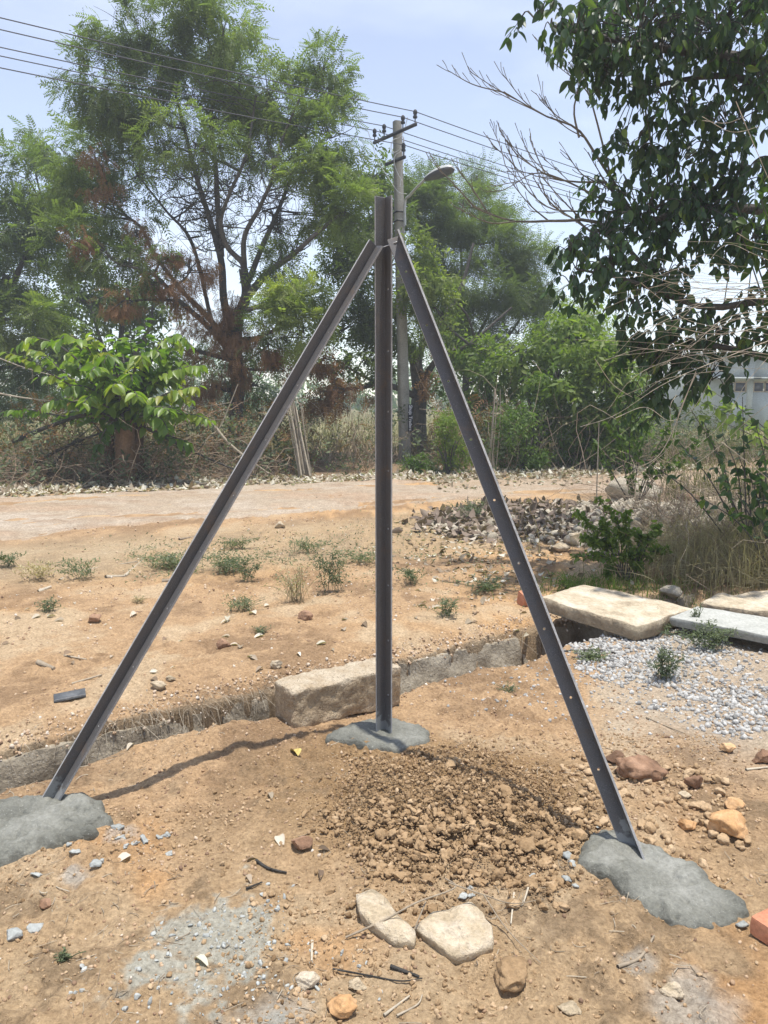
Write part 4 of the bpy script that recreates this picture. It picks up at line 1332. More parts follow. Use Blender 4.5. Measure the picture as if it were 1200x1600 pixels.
cl = [C(200, 60, 75, 60, Y0, 900, .3), C(170, 130, 75, 60, Y0 - .5, 800, .28), C(300, 25, 90, 55, Y0, 800, .45), C(270, 90, 80, 60, Y0 + .8, 700, .4),
      C(350, 60, 60, 60, Y0 - .6, 500, .55), C(380, 120, 60, 60, Y0, 650, .6), C(420, 160, 55, 60, Y0 + .4, 600, .62), C(500, 110, 42, 36, Y0 + .3, 380, .4),
      C(520, 140, 30, 30, Y0, 200, .4), C(470, 210, 60, 45, Y0, 500, .5), C(520, 215, 45, 40, Y0 - .4, 380, .38), C(330, 160, 70, 50, Y0 + 1, 500, .5), C(230, 180, 80, 45, Y0 - .3, 650, .32),
      C(300, 220, 80, 45, Y0 - 1.2, 420, .45), C(400, 240, 70, 45, Y0 + 1.2, 320, .45), C(500, 270, 60, 45, Y0 - .8, 480, .58), C(540, 330, 48, 50, Y0 - 1.2, 480, .42), C(500, 330, 40, 40, Y0 - .5, 260, .6),
      C(300, 320, 70, 60, Y0 + 1.5, 130, .5), C(410, 330, 80, 70, Y0 + .6, 130, .5), C(440, 410, 45, 30, Y0 - .4, 240, .3),
      C(150, 250, 75, 45, Y0 + .9, 550, .5), C(110, 300, 60, 50, Y0 + 1.0, 480, .38), C(215, 270, 60, 45, Y0 + 1, 420, .28), C(170, 340, 70, 50, Y0 + .6, 480, .25), C(120, 380, 60, 45, Y0 - .8, 380, .22), C(200, 410, 70, 40, Y0 - 1, 300, .25),
      C(470, 470, 50, 35, Y0 - 1.6, 420, .75), C(430, 480, 38, 30, Y0 - 1.8, 280, .72), C(475, 520, 40, 35, Y0 - 1.6, 280, .8), C(420, 520, 45, 45, Y0 - .6, 260, .35), C(400, 600, 60, 55, Y0 + .5, 420, .2), C(300, 560, 50, 40, Y0 + .8, 260, .35),
      # withered brown sprays on the lower boughs and trunk
      C(360, 500, 26, 55, Y0 - .4, 260, -.55), C(372, 560, 24, 50, Y0 - .5, 240, -.6), C(300, 420, 45, 30, Y0 - .6, 220, -.5), C(280, 460, 36, 35, Y0 - .8, 160, -.5), C(320, 520, 45, 40, Y0 - .5, 200, -.5),
      C(420, 540, 28, 40, Y0 - .8, 140, -.65), C(440, 570, 30, 30, Y0 - .8, 120, -.5), C(330, 600, 60, 45, Y0 - .2, 220, -.4), C(190, 470, 36, 22, Y0 - 1.1, 140, -.5), C(125, 380, 25, 28, Y0 - 1.3, 90, -.5), C(160, 300, 35, 20, Y0 - .4, 70, -.45), C(150, 250, 30, 25, Y0 - .5, 60, -.35),
      C(215, 360, 18, 30, Y0 - .6, 60, -.5), C(260, 400, 40, 15, Y0 - .8, 90, -.5), C(240, 440, 30, 25, Y0 - .9, 90, -.45)]
tree('neem_tree', 'tall spreading neem tree with dark forking limbs and withered brown lower leaves', b0, limbs, cl, 'neem_leaf', PIN, .31, 'trees beyond the road', seedg=100, twigs=9, thin=1.05, lr=.74,
     lace=[C(380, 320, 110, 80, Y0, 60), C(280, 330, 90, 80, Y0 + .5, 40), C(460, 330, 60, 80, Y0, 26), C(330, 200, 120, 70, Y0, 30)])

# paler tree at the left edge
Y1 = 21.0
b1 = gp(P(-20, 700, Y1)[0], Y1)
limbs = [([b1, P(-15, 620, Y1), P(-5, 520, Y1), P(10, 430, Y1)], .2, .10), ([P(0, 480, Y1), P(40, 400, Y1), P(70, 330, Y1)], .09, .04), ([P(-8, 540, Y1), P(-60, 430, Y1), P(-80, 330, Y1)], .1, .04)]
cl = [C(45, 280, 70, 50, Y1, 700, .55), C(95, 240, 55, 50, Y1 + .8, 480, .5), C(20, 350, 75, 60, Y1 - .6, 800, .45), C(90, 340, 60, 50, Y1, 550, .4), C(30, 430, 80, 60, Y1, 900, .38), C(0, 510, 60, 50, Y1 - 1, 700, .6), C(-50, 400, 80, 90, Y1, 600, .5), C(-60, 550, 70, 80, Y1, 500, .4), C(60, 500, 45, 35, Y1 - 1.2, 380, .7), C(0, 590, 60, 45, Y1 + .6, 420, .45), C(70, 580, 50, 45, Y1 + .8, 360, .4), C(-10, 660, 60, 40, Y1, 260, .35)]
tree('neem_tree', 'pale green feathery tree at the left edge of the picture', b1, limbs, cl, 'neem_leaf', PIN, .42, 'trees beyond the road', seedg=200)

# dark slim trees behind, left of the big one
Y2 = 25.0
b2 = gp(P(190, 690, Y2)[0], Y2)
limbs = [([b2, P(190, 620, Y2), P(188, 540, Y2), P(200, 450, Y2)], .15, .06), ([P(189, 600, Y2), P(160, 540, Y2), P(140, 470, Y2)], .09, .04), ([P(189, 580, Y2), P(230, 520, Y2), P(240, 470, Y2)], .09, .04)]
cl = [C(120, 470, 60, 45, Y2, 500, .3), C(180, 450, 60, 45, Y2 + 1, 450, .25), C(240, 480, 50, 40, Y2, 260, .25), C(110, 540, 50, 40, Y2, 350, .3), C(210, 540, 45, 35, Y2 + 1, 170, .3), C(150, 600, 70, 50, Y2 + 1, 340, .25)]
tree('background_tree', 'dark small-leaved tree behind the pollarded stump', b2, limbs, cl, 'neem_leaf', TWG, .40, 'trees beyond the road', seedg=300)

# dark leafy tree behind the post, with a low brown bough
Y3 = 19.5
b3 = gp(P(655, 715, Y3)[0], Y3)
limbs = [([b3, P(653, 660, Y3), P(655, 610, Y3), P(650, 570, Y3)], .24, .16), ([P(651, 585, Y3), P(660, 540, Y3), P(690, 500, Y3), P(720, 450, Y3), P(740, 380, Y3)], .11, .03), ([P(652, 580, Y3), P(630, 520, Y3), P(600, 450, Y3), P(580, 380, Y3)], .13, .04),
         ([P(653, 620, Y3), P(600, 600, Y3 - .6), P(560, 606, Y3 - 1.2), P(500, 612, Y3 - 1.6)], .09, .02), ([P(655, 600, Y3), P(690, 555, Y3 - .5), P(730, 540, Y3 - .8), P(800, 480, Y3 - 1)], .09, .025), ([P(590, 600, Y3 - .7), P(545, 575, Y3 - .9), P(520, 560, Y3 - 1)], .04, .015)]
cl = [C(560, 430, 62, 55, Y3 - .5, 700, .22), C(560, 350, 50, 55, Y3, 550, .3), C(590, 270, 40, 40, Y3 + .5, 300, .5), C(540, 500, 45, 40, Y3 - .5, 420, .2), C(590, 500, 40, 45, Y3 - 1, 360, .45), C(575, 560, 35, 35, Y3 - 1, 200, .5),
      C(665, 440, 36, 34, Y3 - 2.0, 330, .78), C(680, 480, 28, 26, Y3 - 2.0, 220, .8), C(650, 400, 25, 22, Y3 - 1.8, 140, .8), C(660, 530, 40, 30, Y3 - .5, 160, .5), C(600, 330, 40, 40, Y3 + .5, 300, .35),
      C(505, 560, 40, 25, Y3 - 1.2, 130, -.35), C(540, 610, 50, 25, Y3 - 1.4, 150, -.45), C(500, 630, 35, 22, Y3 - 1.5, 110, -.5), C(668, 590, 14, 36, Y3 - .3, 60, -.6)]
tree('background_tree', 'dark leafy tree behind the upright post with bright low sprays', b3, limbs, cl, 'neem_leaf', PIN[:2] + TWG[:1], .38, 'trees beyond the road', seedg=400, twigs=8)

# feathery acacia right of the utility pole
Y4 = 22.0
b4 = gp(P(735, 712, Y4)[0], Y4)
limbs = [([b4, P(733, 660, Y4), P(728, 600, Y4), P(735, 540, Y4)], .17, .11), ([P(733, 560, Y4), P(700, 480, Y4), P(670, 400, Y4), P(650, 330, Y4)], .08, .02), ([P(734, 550, Y4), P(725, 460, Y4), P(720, 380, Y4), P(725, 300, Y4)], .08, .02),
         ([P(735, 545, Y4), P(770, 480, Y4), P(800, 420, Y4), P(830, 370, Y4)], .07, .02), ([P(733, 570, Y4), P(790, 530, Y4), P(830, 470, Y4), P(860, 440, Y4)], .06, .02), ([P(730, 580, Y4), P(690, 540, Y4), P(660, 500, Y4)], .06, .02)]
cl = [C(665, 310, 42, 42, Y4, 800, .4), C(700, 350, 50, 42, Y4, 900, .45), C(750, 330, 40, 34, Y4 + .6, 560, .55), C(765, 380, 60, 45, Y4, 1000, .5), C(820, 400, 40, 36, Y4, 560, .5), C(700, 420, 60, 45, Y4, 800, .38), C(770, 450, 60, 45, Y4 - .8, 900, .35),
      C(830, 460, 36, 30, Y4 - .5, 460, .45), C(740, 520, 70, 45, Y4 - .8, 900, .33), C(810, 520, 45, 36, Y4 - .6, 560, .5), C(690, 500, 45, 40, Y4, 450, .3), C(745, 275, 22, 22, Y4 + 3, 200, .35), C(680, 280, 22, 20, Y4, 180, .45)]
tree('acacia_tree', 'fine feathery acacia right of the utility pole', b4, limbs, cl, 'acacia_leaf', FEA, .46, 'trees beyond the road', seedg=500, twigs=10, droop=.1, thin=1.7, lr=.8)

# leafy scrub tree right of it
Y5 = 17.0
b5 = gp(P(835, 730, Y5)[0], Y5)
limbs = [([b5, P(838, 690, Y5), P(835, 650, Y5)], .16, .1), ([P(836, 660, Y5), P(870, 590, Y5), P(900, 530, Y5)], .07, .02), ([P(836, 660, Y5), P(820, 590, Y5), P(810, 540, Y5)], .07, .02), ([P(840, 670, Y5), P(900, 640, Y5 - .4), P(950, 600, Y5 - .6)], .06, .02)]
cl = [C(880, 530, 50, 34, Y5, 300, .7, .35), C(930, 545, 45, 36, Y5 - .8, 330, .85, .3), C(870, 590, 48, 34, Y5 - .9, 240, .5, .4), C(945, 605, 40, 36, Y5 - 1.2, 260, .8, .3), C(820, 560, 40, 30, Y5 + .4, 200, .8, .3), C(900, 655, 50, 34, Y5 - .6, 220, .35, .35), C(965, 660, 40, 36, Y5 - 1, 220, .45, .4),
      C(850, 640, 36, 28, Y5 - .2, 120, .4, .4), C(905, 498, 36, 20, Y5 + .4, 170, .9, .2), C(985, 590, 32, 50, Y5, 200, .5, .4), C(780, 590, 40, 36, Y5 + .8, 150, .6, .4), C(790, 650, 40, 30, Y5 + .6, 110, .5, .4), C(730, 600, 40, 36, Y5 + 1.5, 150, .5, .4), C(750, 550, 36, 26, Y5 + 1.5, 130, .7, .3)]
tree('scrub_tree', 'bright green leafy scrub tree in the gap right of the acacia', b5, limbs, cl, 'bush_leaf', TWG, .34, 'trees beyond the road', seedg=600, twigs=8, droop=.5)

# feathery tree top far behind that one
Y6 = 34.0
b6 = gp(P(920, 680, Y6)[0], Y6)
limbs = [([b6, P(918, 600, Y6), P(915, 520, Y6)], .15, .05)]
cl = [C(915, 490, 36, 26, Y6, 320, .6), C(945, 520, 36, 26, Y6, 280, .6), C(880, 520, 36, 30, Y6, 280, .5), C(920, 560, 70, 40, Y6, 420, .45)]
tree('background_tree', 'pale feathery treetop far behind the bright scrub tree', b6, limbs, cl, 'acacia_leaf', FEA, .7, 'trees beyond the road', seedg=650)

a = Acc()
N = 520
bx0 = P(800, 735, 16.2)[0]
def thicket(cx, Yc, n, wid, hmax):
    st = np.c_[RNG.normal(size=n) * wid * .5 + cx, RNG.normal(size=n) * .5 + Yc, np.zeros(n)]
    e = st + np.c_[RNG.normal(size=n) * wid * .7, RNG.normal(size=n) * .6, hmax * RNG.uniform(.35, 1.0, n)]
    u_ = np.linspace(0, 1, 8)[None, :, None]
    bow = RNG.normal(size=(n, 1, 3)) * .35
    p = st[:, None] * (1 - u_) + e[:, None] * u_ + bow * np.sin(u_ * np.pi) + RNG.normal(size=(n, 8, 3)) * .025
    p[:, :, 2] -= (u_[..., 0] ** 3) * .5
    v, f = tubes(p, np.linspace(.008, .003, 8)[None] * RNG.uniform(.4, 1.1, (n, 1)), 3)
    a.add(v, f, np.repeat(np.clip(RNG.normal(.6, .25, n), 0, 1), 24))
thicket(P(810, 700, 16.0)[0], 16.0, 60, 1.2, 2.8)
thicket(P(900, 700, 15.6)[0], 15.6, 30, .8, 1.8)
thicket(P(740, 700, 17.5)[0], 17.5, 60, .9, 2.0)
thicket(P(300, 700, 16.2)[0], 16.2, 160, 1.2, 1.6)
thicket(P(540, 700, 17.0)[0], 17.0, 160, 1.0, 1.5)
tag(a.build('dry_thicket', 'dry_twig'), 'tangled leafless thicket stems in front of the scrub trees', 'thicket', kind='stuff')

# low bushes along the far verge
def bush(name, label, px, py, Y, wpx, hpx, n, tint, mat='bush_leaf', tp=TWG, spray=.2, stems=6, cat='bush', ts=.25, group=None):
    g = gp(P(px, py, Y)[0], Y)
    m = pxm(Y) * 1.03
    w, h = wpx * m / 2, hpx * m
    limbs = []
    for i in range(stems):
        a_ = i * 6.283 / stems + random.uniform(-.3, .3)
        e = g + np.array([math.cos(a_) * w * .7, math.sin(a_) * w * .6, h * random.uniform(.55, .95)])
        limbs.append(([g, (g + e) / 2 + np.array([0, 0, h * .12]), e], .012 + .01 * h, .004))
    cl = []
    for i in range(5):
        o_ = RNG.normal(size=3) * np.array([.35 * w, .3 * w, .12 * h])
        cl.append((g + np.array([0, 0, h * (.35 + .13 * i)]) + o_ * (1 - i * .1), (w * (.75 - .08 * i), w * .65, h * .22), n // 5, tint, ts))
    return tree(name, label, g, limbs, cl, mat, tp, spray, group, twigs=4, cat=cat, seedg=int(px), barkmat='bark', tw_r=.006)
bush('small_bush', 'small round bright green bush beside the utility pole', 700, 740, 14.9, 66, 90, 520, .75, spray=.14)
bush('low_plant', 'low dark green plant at the foot of the utility pole', 652, 742, 15.2, 60, 26, 220, .25, spray=.16, stems=5, cat='plant')
bush('scrub_bush', 'dull green scrub on the verge left of the dark hollow', 775, 735, 17.5, 60, 60, 200, .35, spray=.2)
bush('scrub_bush', 'grey green scrub behind the leafless thicket stems', 820, 740, 15.5, 130, 100, 520, .45, spray=.2, stems=9)
bush('scrub_bush', 'rounded green scrub right of the thicket on the verge', 945, 738, 15.9, 100, 90, 420, .55, spray=.2, stems=8)
bush('scrub_bush', 'dull green scrub under the bright scrub tree', 905, 735, 16.4, 110, 60, 320, .25, spray=.22)

# ------------------------------------------------------------------ pollarded stump with big drooping leaves
YS = 13.6
gs_ = gp(P(196, 752, YS)[0], YS)
cop = empty('pollarded_tree', gs_, 'cut stump sprouting long shoots of large drooping green leaves', 'tree', 'trees beyond the road')
stp = Acc()
top = P(196, 655, YS)
add_tube(stp, [gs_ + np.array([.03, 0, -.05]), (gs_ + top) / 2 + np.array([.0, 0, 0]), top], .20, .165, 12, 14, .7)
side = P(222, 660, YS + .1)
add_tube(stp, [gs_ + np.array([.25, .1, -.05]), P(215, 700, YS + .1), side, P(235, 630, YS + .1)], .11, .07, 10, 8, .1)
add_tube(stp, [gs_ + np.array([-.28, .1, -.05]), P(172, 700, YS + .1), P(175, 650, YS + .1)], .09, .06, 10, 8, .15)
stp.build('stump', 'stump_bark', cop, smooth=True)
sho = Acc()
LV = []
def shoot(pts, n, L, tint, r=.022, hang=.8, sp=.10):
    path = add_tube(sho, pts, r, .006, 18, 5, .5)
    T = norm(np.gradient(path, axis=0))
    for i in range(n):
        u_ = .14 + .86 * (i // 2 * 2) / max(1, n - 1)
        k_ = min(17, int(u_ * 17))
        s_ = 1 if i % 2 else -1
        t_ = T[k_]
        side_ = np.cross(t_, [0, 0, 1]); side_ = side_ / (np.linalg.norm(side_) + 1e-6)
        if abs(t_[2]) > .85: side_ = np.array([math.cos(i * 2.4), math.sin(i * 2.4), 0]); 
        d = side_ * s_ * random.uniform(.5, 1.0) + t_ * .35 + np.array([0, 0, -hang * random.uniform(.7, 1.2)]) + RNG.normal(size=3) * .12
        LV.append((path[k_], d / np.linalg.norm(d), L * random.uniform(.75, 1.15) * (1 - .35 * u_ ** 3), np.clip(tint + random.uniform(-.2, .2), 0, 1)))
o_ = np.array([0, 0, 0])
SH = [([(205, 650, 0), (222, 590, 0), (228, 540, -.1), (226, 500, -.1)], 26, .40, .25, .55), ([(200, 645, 0), (190, 600, .1), (182, 550, .1), (180, 525, .1)], 18, .36, .45, .7),
      ([(205, 650, 0), (245, 595, -.3), (285, 575, -.5), (318, 570, -.6)], 20, .34, .6, .9), ([(205, 650, 0), (250, 620, -.5), (285, 608, -.7), (312, 603, -.8)], 18, .34, .75, .9), ([(205, 655, 0), (250, 648, -.4), (300, 648, -.6), (330, 657, -.7)], 18, .32, .65, .9),
      ([(195, 650, 0), (170, 590, -.4), (158, 560, -.5), (150, 555, -.6)], 16, .36, .75, .8), ([(195, 650, 0), (140, 595, -.3), (115, 570, -.4), (100, 565, -.5)], 18, .36, .5, .8), ([(190, 650, 0), (110, 590, .1), (70, 555, .2), (45, 545, .2)], 18, .34, .6, .8),
      ([(190, 650, 0), (120, 630, -.5), (90, 625, -.7), (60, 640, -.8)], 18, .34, .45, .9), ([(190, 655, 0), (100, 650, .2), (40, 640, .3), (-10, 645, .4)], 18, .32, .35, .9), ([(195, 650, 0), (185, 610, -.7), (180, 600, -.9), (175, 605, -1.1)], 14, .36, .65, .9),
      ([(200, 650, 0), (205, 620, -.6), (210, 612, -.9), (215, 620, -1.1)], 14, .36, .6, .9), ([(195, 652, 0), (150, 625, -.8), (140, 620, -1.0), (130, 630, -1.2)], 14, .36, .6, .9), ([(205, 652, 0), (240, 650, -.7), (255, 658, -.9), (262, 672, -1.0)], 12, .34, .4, .9),
      ([(195, 655, 0), (175, 660, -.4), (160, 680, -.5), (150, 710, -.5)], 12, .34, .1, .7), ([(200, 650, 0), (235, 600, .4), (255, 560, .5), (250, 545, .5)], 14, .34, .4, .8), ([(190, 648, 0), (130, 610, .5), (90, 590, .6), (60, 590, .6)], 14, .34, .5, .8), ([(205, 660, 0), (260, 680, -.2), (290, 690, -.3), (300, 705, -.3)], 12, .30, .4, .8)]
SH += [([(200, 650, 0), (212, 590, .1), (206, 550, .1), (202, 522, .1)], 18, .36, .5, .6), ([(205, 650, 0), (240, 595, -.1), (262, 560, -.2), (272, 535, -.2)], 18, .36, .55, .7), ([(195, 650, 0), (150, 585, -.2), (128, 550, -.3), (116, 528, -.3)], 18, .36, .7, .7), ([(195, 650, 0), (165, 580, -.3), (152, 545, -.4), (146, 520, -.4)], 18, .36, .75, .7), ([(190, 650, 0), (90, 590, -.2), (40, 560, -.3), (10, 550, -.3)], 18, .36, .7, .7)]
SH2 = []
for k_ in range(34):
    a_ = random.uniform(0, 6.283); up_ = random.uniform(-.1, 1.35)
    l_ = random.uniform(.7, 1.35)
    ex_, ez_ = math.cos(a_) * l_ * 95 * (1.5 if math.cos(a_) < 0 else .85), up_ * 95 * l_
    dy_ = math.sin(a_) * l_ * 1.1
    SH2.append(([(197, 650, 0), (197 + ex_ * .5, 640 - ez_ * .75, dy_ * .5), (197 + ex_ * .85, 640 - ez_, dy_ * .85), (197 + ex_ * 1.05, 645 - ez_ * .9, dy_)], 14, .34, random.uniform(.3, .75), .85))
for pts, n, L, tn, hang in SH + SH2:
    shoot([P(px, py, YS + dy) for px, py, dy in pts], int(n * 1.5), L * .82, tn + .12, hang=hang * .62)
sho.build('shoots', 'bark', cop, smooth=True)
# each large leaf is an object sharing one of four meshes
def leaf_meshes(name, mat, shapes, tints):
    out = {}
    for si, (tv, tf) in enumerate(shapes):
        for ti, tn in enumerate(tints):
            o = Acc().add(tv, tf, tn).build(name, mat, origin=(0, 0, 0), link=False, smooth=True)
            out[(si, ti)] = o.data; bpy.data.objects.remove(o)
    return out
def place_leaf(meshes, nt_, root, p, d, L, tn, up=(0, 0, 1), roll=.35):
    fr = frames(np.array([d]), roll, up)[0]
    ns = len(set(k_[0] for k_ in meshes))
    o = bpy.data.objects.new('leaf', meshes[(random.randrange(ns), min(nt_ - 1, int(tn * nt_)))])
    COL.objects.link(o); o.parent = root
    M = Matrix(fr.tolist()).to_4x4()
    M = Matrix.Translation(Vector(p) - Vector(root['_o'])) @ M @ Matrix.Scale(L, 4)
    o.matrix_local = M
    return o
BLv = [leaf_tpl(.52, 5, .25, .18), leaf_tpl(.46, 5, .15, .35), leaf_tpl(.58, 5, .35, .25)]
cm = leaf_meshes('leaf', 'coppice_leaf', BLv, [.08, .25, .42, .58, .74, .92])
random.shuffle(LV)
for p, d, L, tn in LV[:300]: place_leaf(cm, 6, cop, p, d, L, tn)
ex = LV[300:]
if ex:
    a = Acc()
    a.inst(*BLv[0], np.array([b[0] for b in ex]), frames(np.array([b[1] for b in ex]), .35, (0, 0, 1)), np.array([b[2] for b in ex]), np.array([b[3] for b in ex]))
    a.build('foliage', 'coppice_leaf', cop, smooth=True)['kind'] = 'stuff'

# ------------------------------------------------------------------ broad-leaved tree hanging in from the right
YB = 6.6
bb = gp(6.2, 7.6)
btree = empty('broadleaf_tree', bb, 'dark broad-leaved tree overhanging from the right side', 'tree')
trk = Acc()
T0 = np.array([6.15, 7.5, 1.6]); T1 = np.array([5.6, 7.2, 3.0]); T2 = np.array([5.2, 7.0, 4.3])
add_tube(trk, [bb, T0, T1, T2, np.array([4.6, 6.9, 5.8])], .24, .08, 16, 10, .4)
nodesB = []
def bough(pts, r0, r1, n=14, keepn=True, mat=trk, tint=.4):
    path = add_tube(mat, pts, r0, r1, n, 6, tint)
    if keepn: nodesB.extend(list(path[3:]))
bough([T1, P(1330, 380, 7.0), P(1200, 330, 6.8), P(1080, 330, 6.6), P(1000, 350, 6.6)], .07, .02)
bough([T2, P(1300, 120, 6.6), P(1150, 90, 6.4), P(1000, 70, 6.2), P(860, 40, 6.0)], .08, .012)
bough([T2, P(1330, 220, 6.8), P(1180, 130, 6.5), P(1100, 120, 6.4), P(1000, 140, 6.4)], .05, .012)
bough([T1, P(1320, 480, 6.6), P(1200, 470, 6.3), P(1100, 480, 6.2), P(990, 440, 6.2), P(900, 420, 6.2)], .05, .008)
bough([T0, P(1350, 620, 6.6), P(1200, 560, 6.4), P(1100, 540, 6.4), P(1020, 560, 6.4)], .05, .01)
bough([np.array([5.4, 7.1, 5.0]), np.array([4.2, 6.6, 5.3]), np.array([3.0, 6.2, 5.2]), np.array([1.9, 6.0, 4.9])], .06, .015)
bough([T2, np.array([4.4, 6.2, 4.9]), np.array([3.6, 5.6, 5.0]), np.array([2.9, 5.2, 4.8])], .06, .015)
# bare forked branches against the sky
bare = Acc()
def bare_branch(pts, r0, r1, depth=0, seed=0):
    path = add_tube(bare, pts, r0, r1, 12, 5, random.uniform(.3, .6))
    if depth <= 0: return
    L = np.linalg.norm(path[-1] - path[0])
    T = norm(np.gradient(path, axis=0))
    for k_ in (4, 6, 8, 9, 10, 11):
        d = T[k_] + np.array([random.uniform(-.5, .3), random.uniform(-.5, .5), random.uniform(-.2, 1.0)])
        d = d / np.linalg.norm(d)
        l = L * random.uniform(.16, .34)
        p0 = path[k_]
        bare_branch([p0, p0 + d * l * .5 + RNG.normal(size=3) * .04 * l, p0 + d * l + np.array([0, 0, .08 * l])], r0 * .38, .003, depth - 1)
YZ = 6.7
bare_branch([P(1010, 420, YZ), P(940, 350, YZ), P(870, 345, YZ), P(800, 345, YZ), P(740, 322, YZ)], .020, .004, 2)
bare_branch([P(1000, 430, YZ), P(960, 390, YZ), P(900, 345, YZ), P(860, 320, YZ)], .017, .004, 2)
bare_branch([P(1000, 350, YZ), P(950, 290, YZ), P(940, 285, YZ), P(870, 280, YZ), P(810, 245, YZ)], .016, .004, 2)
bare_branch([P(1000, 350, YZ), P(930, 240, YZ), P(900, 200, YZ), P(850, 180, YZ), P(790, 145, YZ)], .014, .004, 2)
bare_branch([P(905, 215, YZ), P(897, 170, YZ), P(910, 110, YZ), P(895, 60, YZ)], .010, .004, 2)
bare_branch([P(1000, 345, YZ), P(900, 290, YZ), P(840, 270, YZ), P(800, 290, YZ)], .010, .003, 2)
bare_branch([P(960, 300, YZ), P(930, 180, YZ), P(915, 140, YZ), P(880, 110, YZ)], .010, .003, 2)
bare_branch([P(990, 330, YZ), P(900, 330, YZ), P(850, 320, YZ), P(790, 260, YZ)], .010, .003, 2)

# leaves
BC = [  # px, py, rx, ry, Y, count
    (1000, 40, 120, 60, 6.0, 210), (1120, 40, 110, 70, 6.2, 220), (1180, 120, 60, 60, 6.3, 110), (900, 45, 60, 40, 5.9, 60), (960, 110, 70, 40, 6.1, 95), (840, 25, 30, 28, 5.8, 14),
    (1040, 150, 70, 40, 6.3, 75), (1140, 190, 70, 45, 6.3, 90), (990, 235, 60, 40, 6.5, 80), (1060, 250, 60, 60, 6.6, 120), (1150, 280, 70, 60, 6.5, 150), (950, 290, 40, 30, 6.6, 35), (1010, 330, 70, 50, 6.5, 120),
    (1090, 350, 70, 60, 6.5, 150), (1170, 370, 60, 50, 6.1, 110), (940, 365, 50, 40, 6.4, 50), (890, 395, 40, 40, 6.3, 36), (960, 420, 60, 45, 6.2, 80), (1040, 430, 60, 45, 6.3, 90), (900, 450, 36, 28, 6.1, 26),
    (980, 480, 40, 40, 6.1, 36), (1060, 500, 60, 40, 6.3, 75), (1000, 550, 45, 40, 6.4, 65), (1060, 570, 50, 45, 6.5, 85), (1010, 620, 45, 40, 6.8, 65), (1120, 520, 50, 40, 6.4, 50), (1180, 480, 40, 40, 6.3, 36), (1160, 545, 45, 30, 6.4, 34), (1105, 590, 36, 36, 6.6, 36)]
BL = []
tw = Acc()
NB = np.array(nodesB)
for (px, py, rx, ry, Yc, n) in BC:
    m = pxm(Yc) * 1.03
    c = P(px, py, Yc)
    r = np.array([rx * m, max(.35, (rx + ry) / 2 * m * 1.3), ry * m])
    ntw = max(3, int(n * 2.6) // 7)
    e, dd = ell_points(ntw, c, r, 2.5)
    for j in range(len(e)):
        i = int(np.argmin(np.linalg.norm(NB - e[j], axis=1)))
        s0 = NB[i] if random.random() < .25 else c + (e[j] - c) * .2
        mid = (s0 + e[j]) / 2 + np.array([0, 0, .06])
        end = e[j] + np.array([random.uniform(-.12, .06), random.uniform(-.08, .08), -.08])
        path = add_tube(tw, [s0, mid, e[j], end], .005, .002, 9, 4, .3, cap=False)
        for q in range(7):
            k_ = 8 - int(q * .8)
            d = np.array([random.uniform(-1, 1) * .7, random.uniform(-1, 1) * .7, -random.uniform(.25, 1.3)])
            tn = np.clip(random.gauss(.42, .2) + (.4 if random.random() < .1 else 0), 0, 1)
            BL.append((path[k_], d / np.linalg.norm(d), random.uniform(.052, .108), tn))
# crown above the picture, which shades the part in view
for k_ in range(3400):
    c = np.array([random.uniform(1.9, 6.5), random.uniform(4.9, 8.6), 0])
    c[2] = 4.6 + .9 * math.sqrt(max(0, 1 - ((c[0] - 4.4) / 2.7) ** 2)) + random.uniform(-.35, .6) - max(0, 2.6 - c[0]) * .2
    d = np.array([random.uniform(-1, 1), random.uniform(-1, 1), -random.uniform(.2, .8)])
    BL.append((c, d / np.linalg.norm(d), random.uniform(.10, .17), np.clip(random.gauss(.5, .2), 0, 1)))
trk.build('trunk', 'bark', btree, smooth=True)
tag(bare.build('bare_branches', 'grey_bark', btree, smooth=True), 'leafless grey forked branches reaching into the sky')
tw.build('twigs', 'bark', btree)
bp_ = np.array([b[0] for b in BL])
px_ = 600 + 1200 * bp_[:, 0] / (bp_[:, 1] * CT - (bp_[:, 2] - CAM_H) * ST)
dep = bp_[:, 1] * CT - (bp_[:, 2] - CAM_H) * ST
py_ = 800 - 1200 * (bp_[:, 1] * ST + (bp_[:, 2] - CAM_H) * CT) / dep
seen = (px_ > -10) & (px_ < 1210) & (py_ > -10)
score = np.where(seen, np.array([b[2] for b in BL]) / dep, 0)
order = np.argsort(-score)
BT = [leaf_tpl(.50, 6, .18, .2), leaf_tpl(.44, 6, .3, .35), leaf_tpl(.56, 6, .1, .1)]
bm = leaf_meshes('leaf', 'broad_leaf', BT, [.1, .3, .5, .7, .92])
for i in order[:300]: place_leaf(bm, 5, btree, *BL[i], up=(0, -.4, 1), roll=.6)
rest = [BL[i] for i in order[300:]]
a = Acc()
for k_ in range(3):
    q = rest[k_::3]
    tv, tf = BT[k_]
    a.inst(tv, tf, np.array([b[0] for b in q]), frames(np.array([b[1] for b in q]), .6, (0, -.4, 1)), np.array([b[2] for b in q]), np.array([b[3] for b in q]))
a.build('foliage', 'broad_leaf', btree, smooth=True)['kind'] = 'stuff'

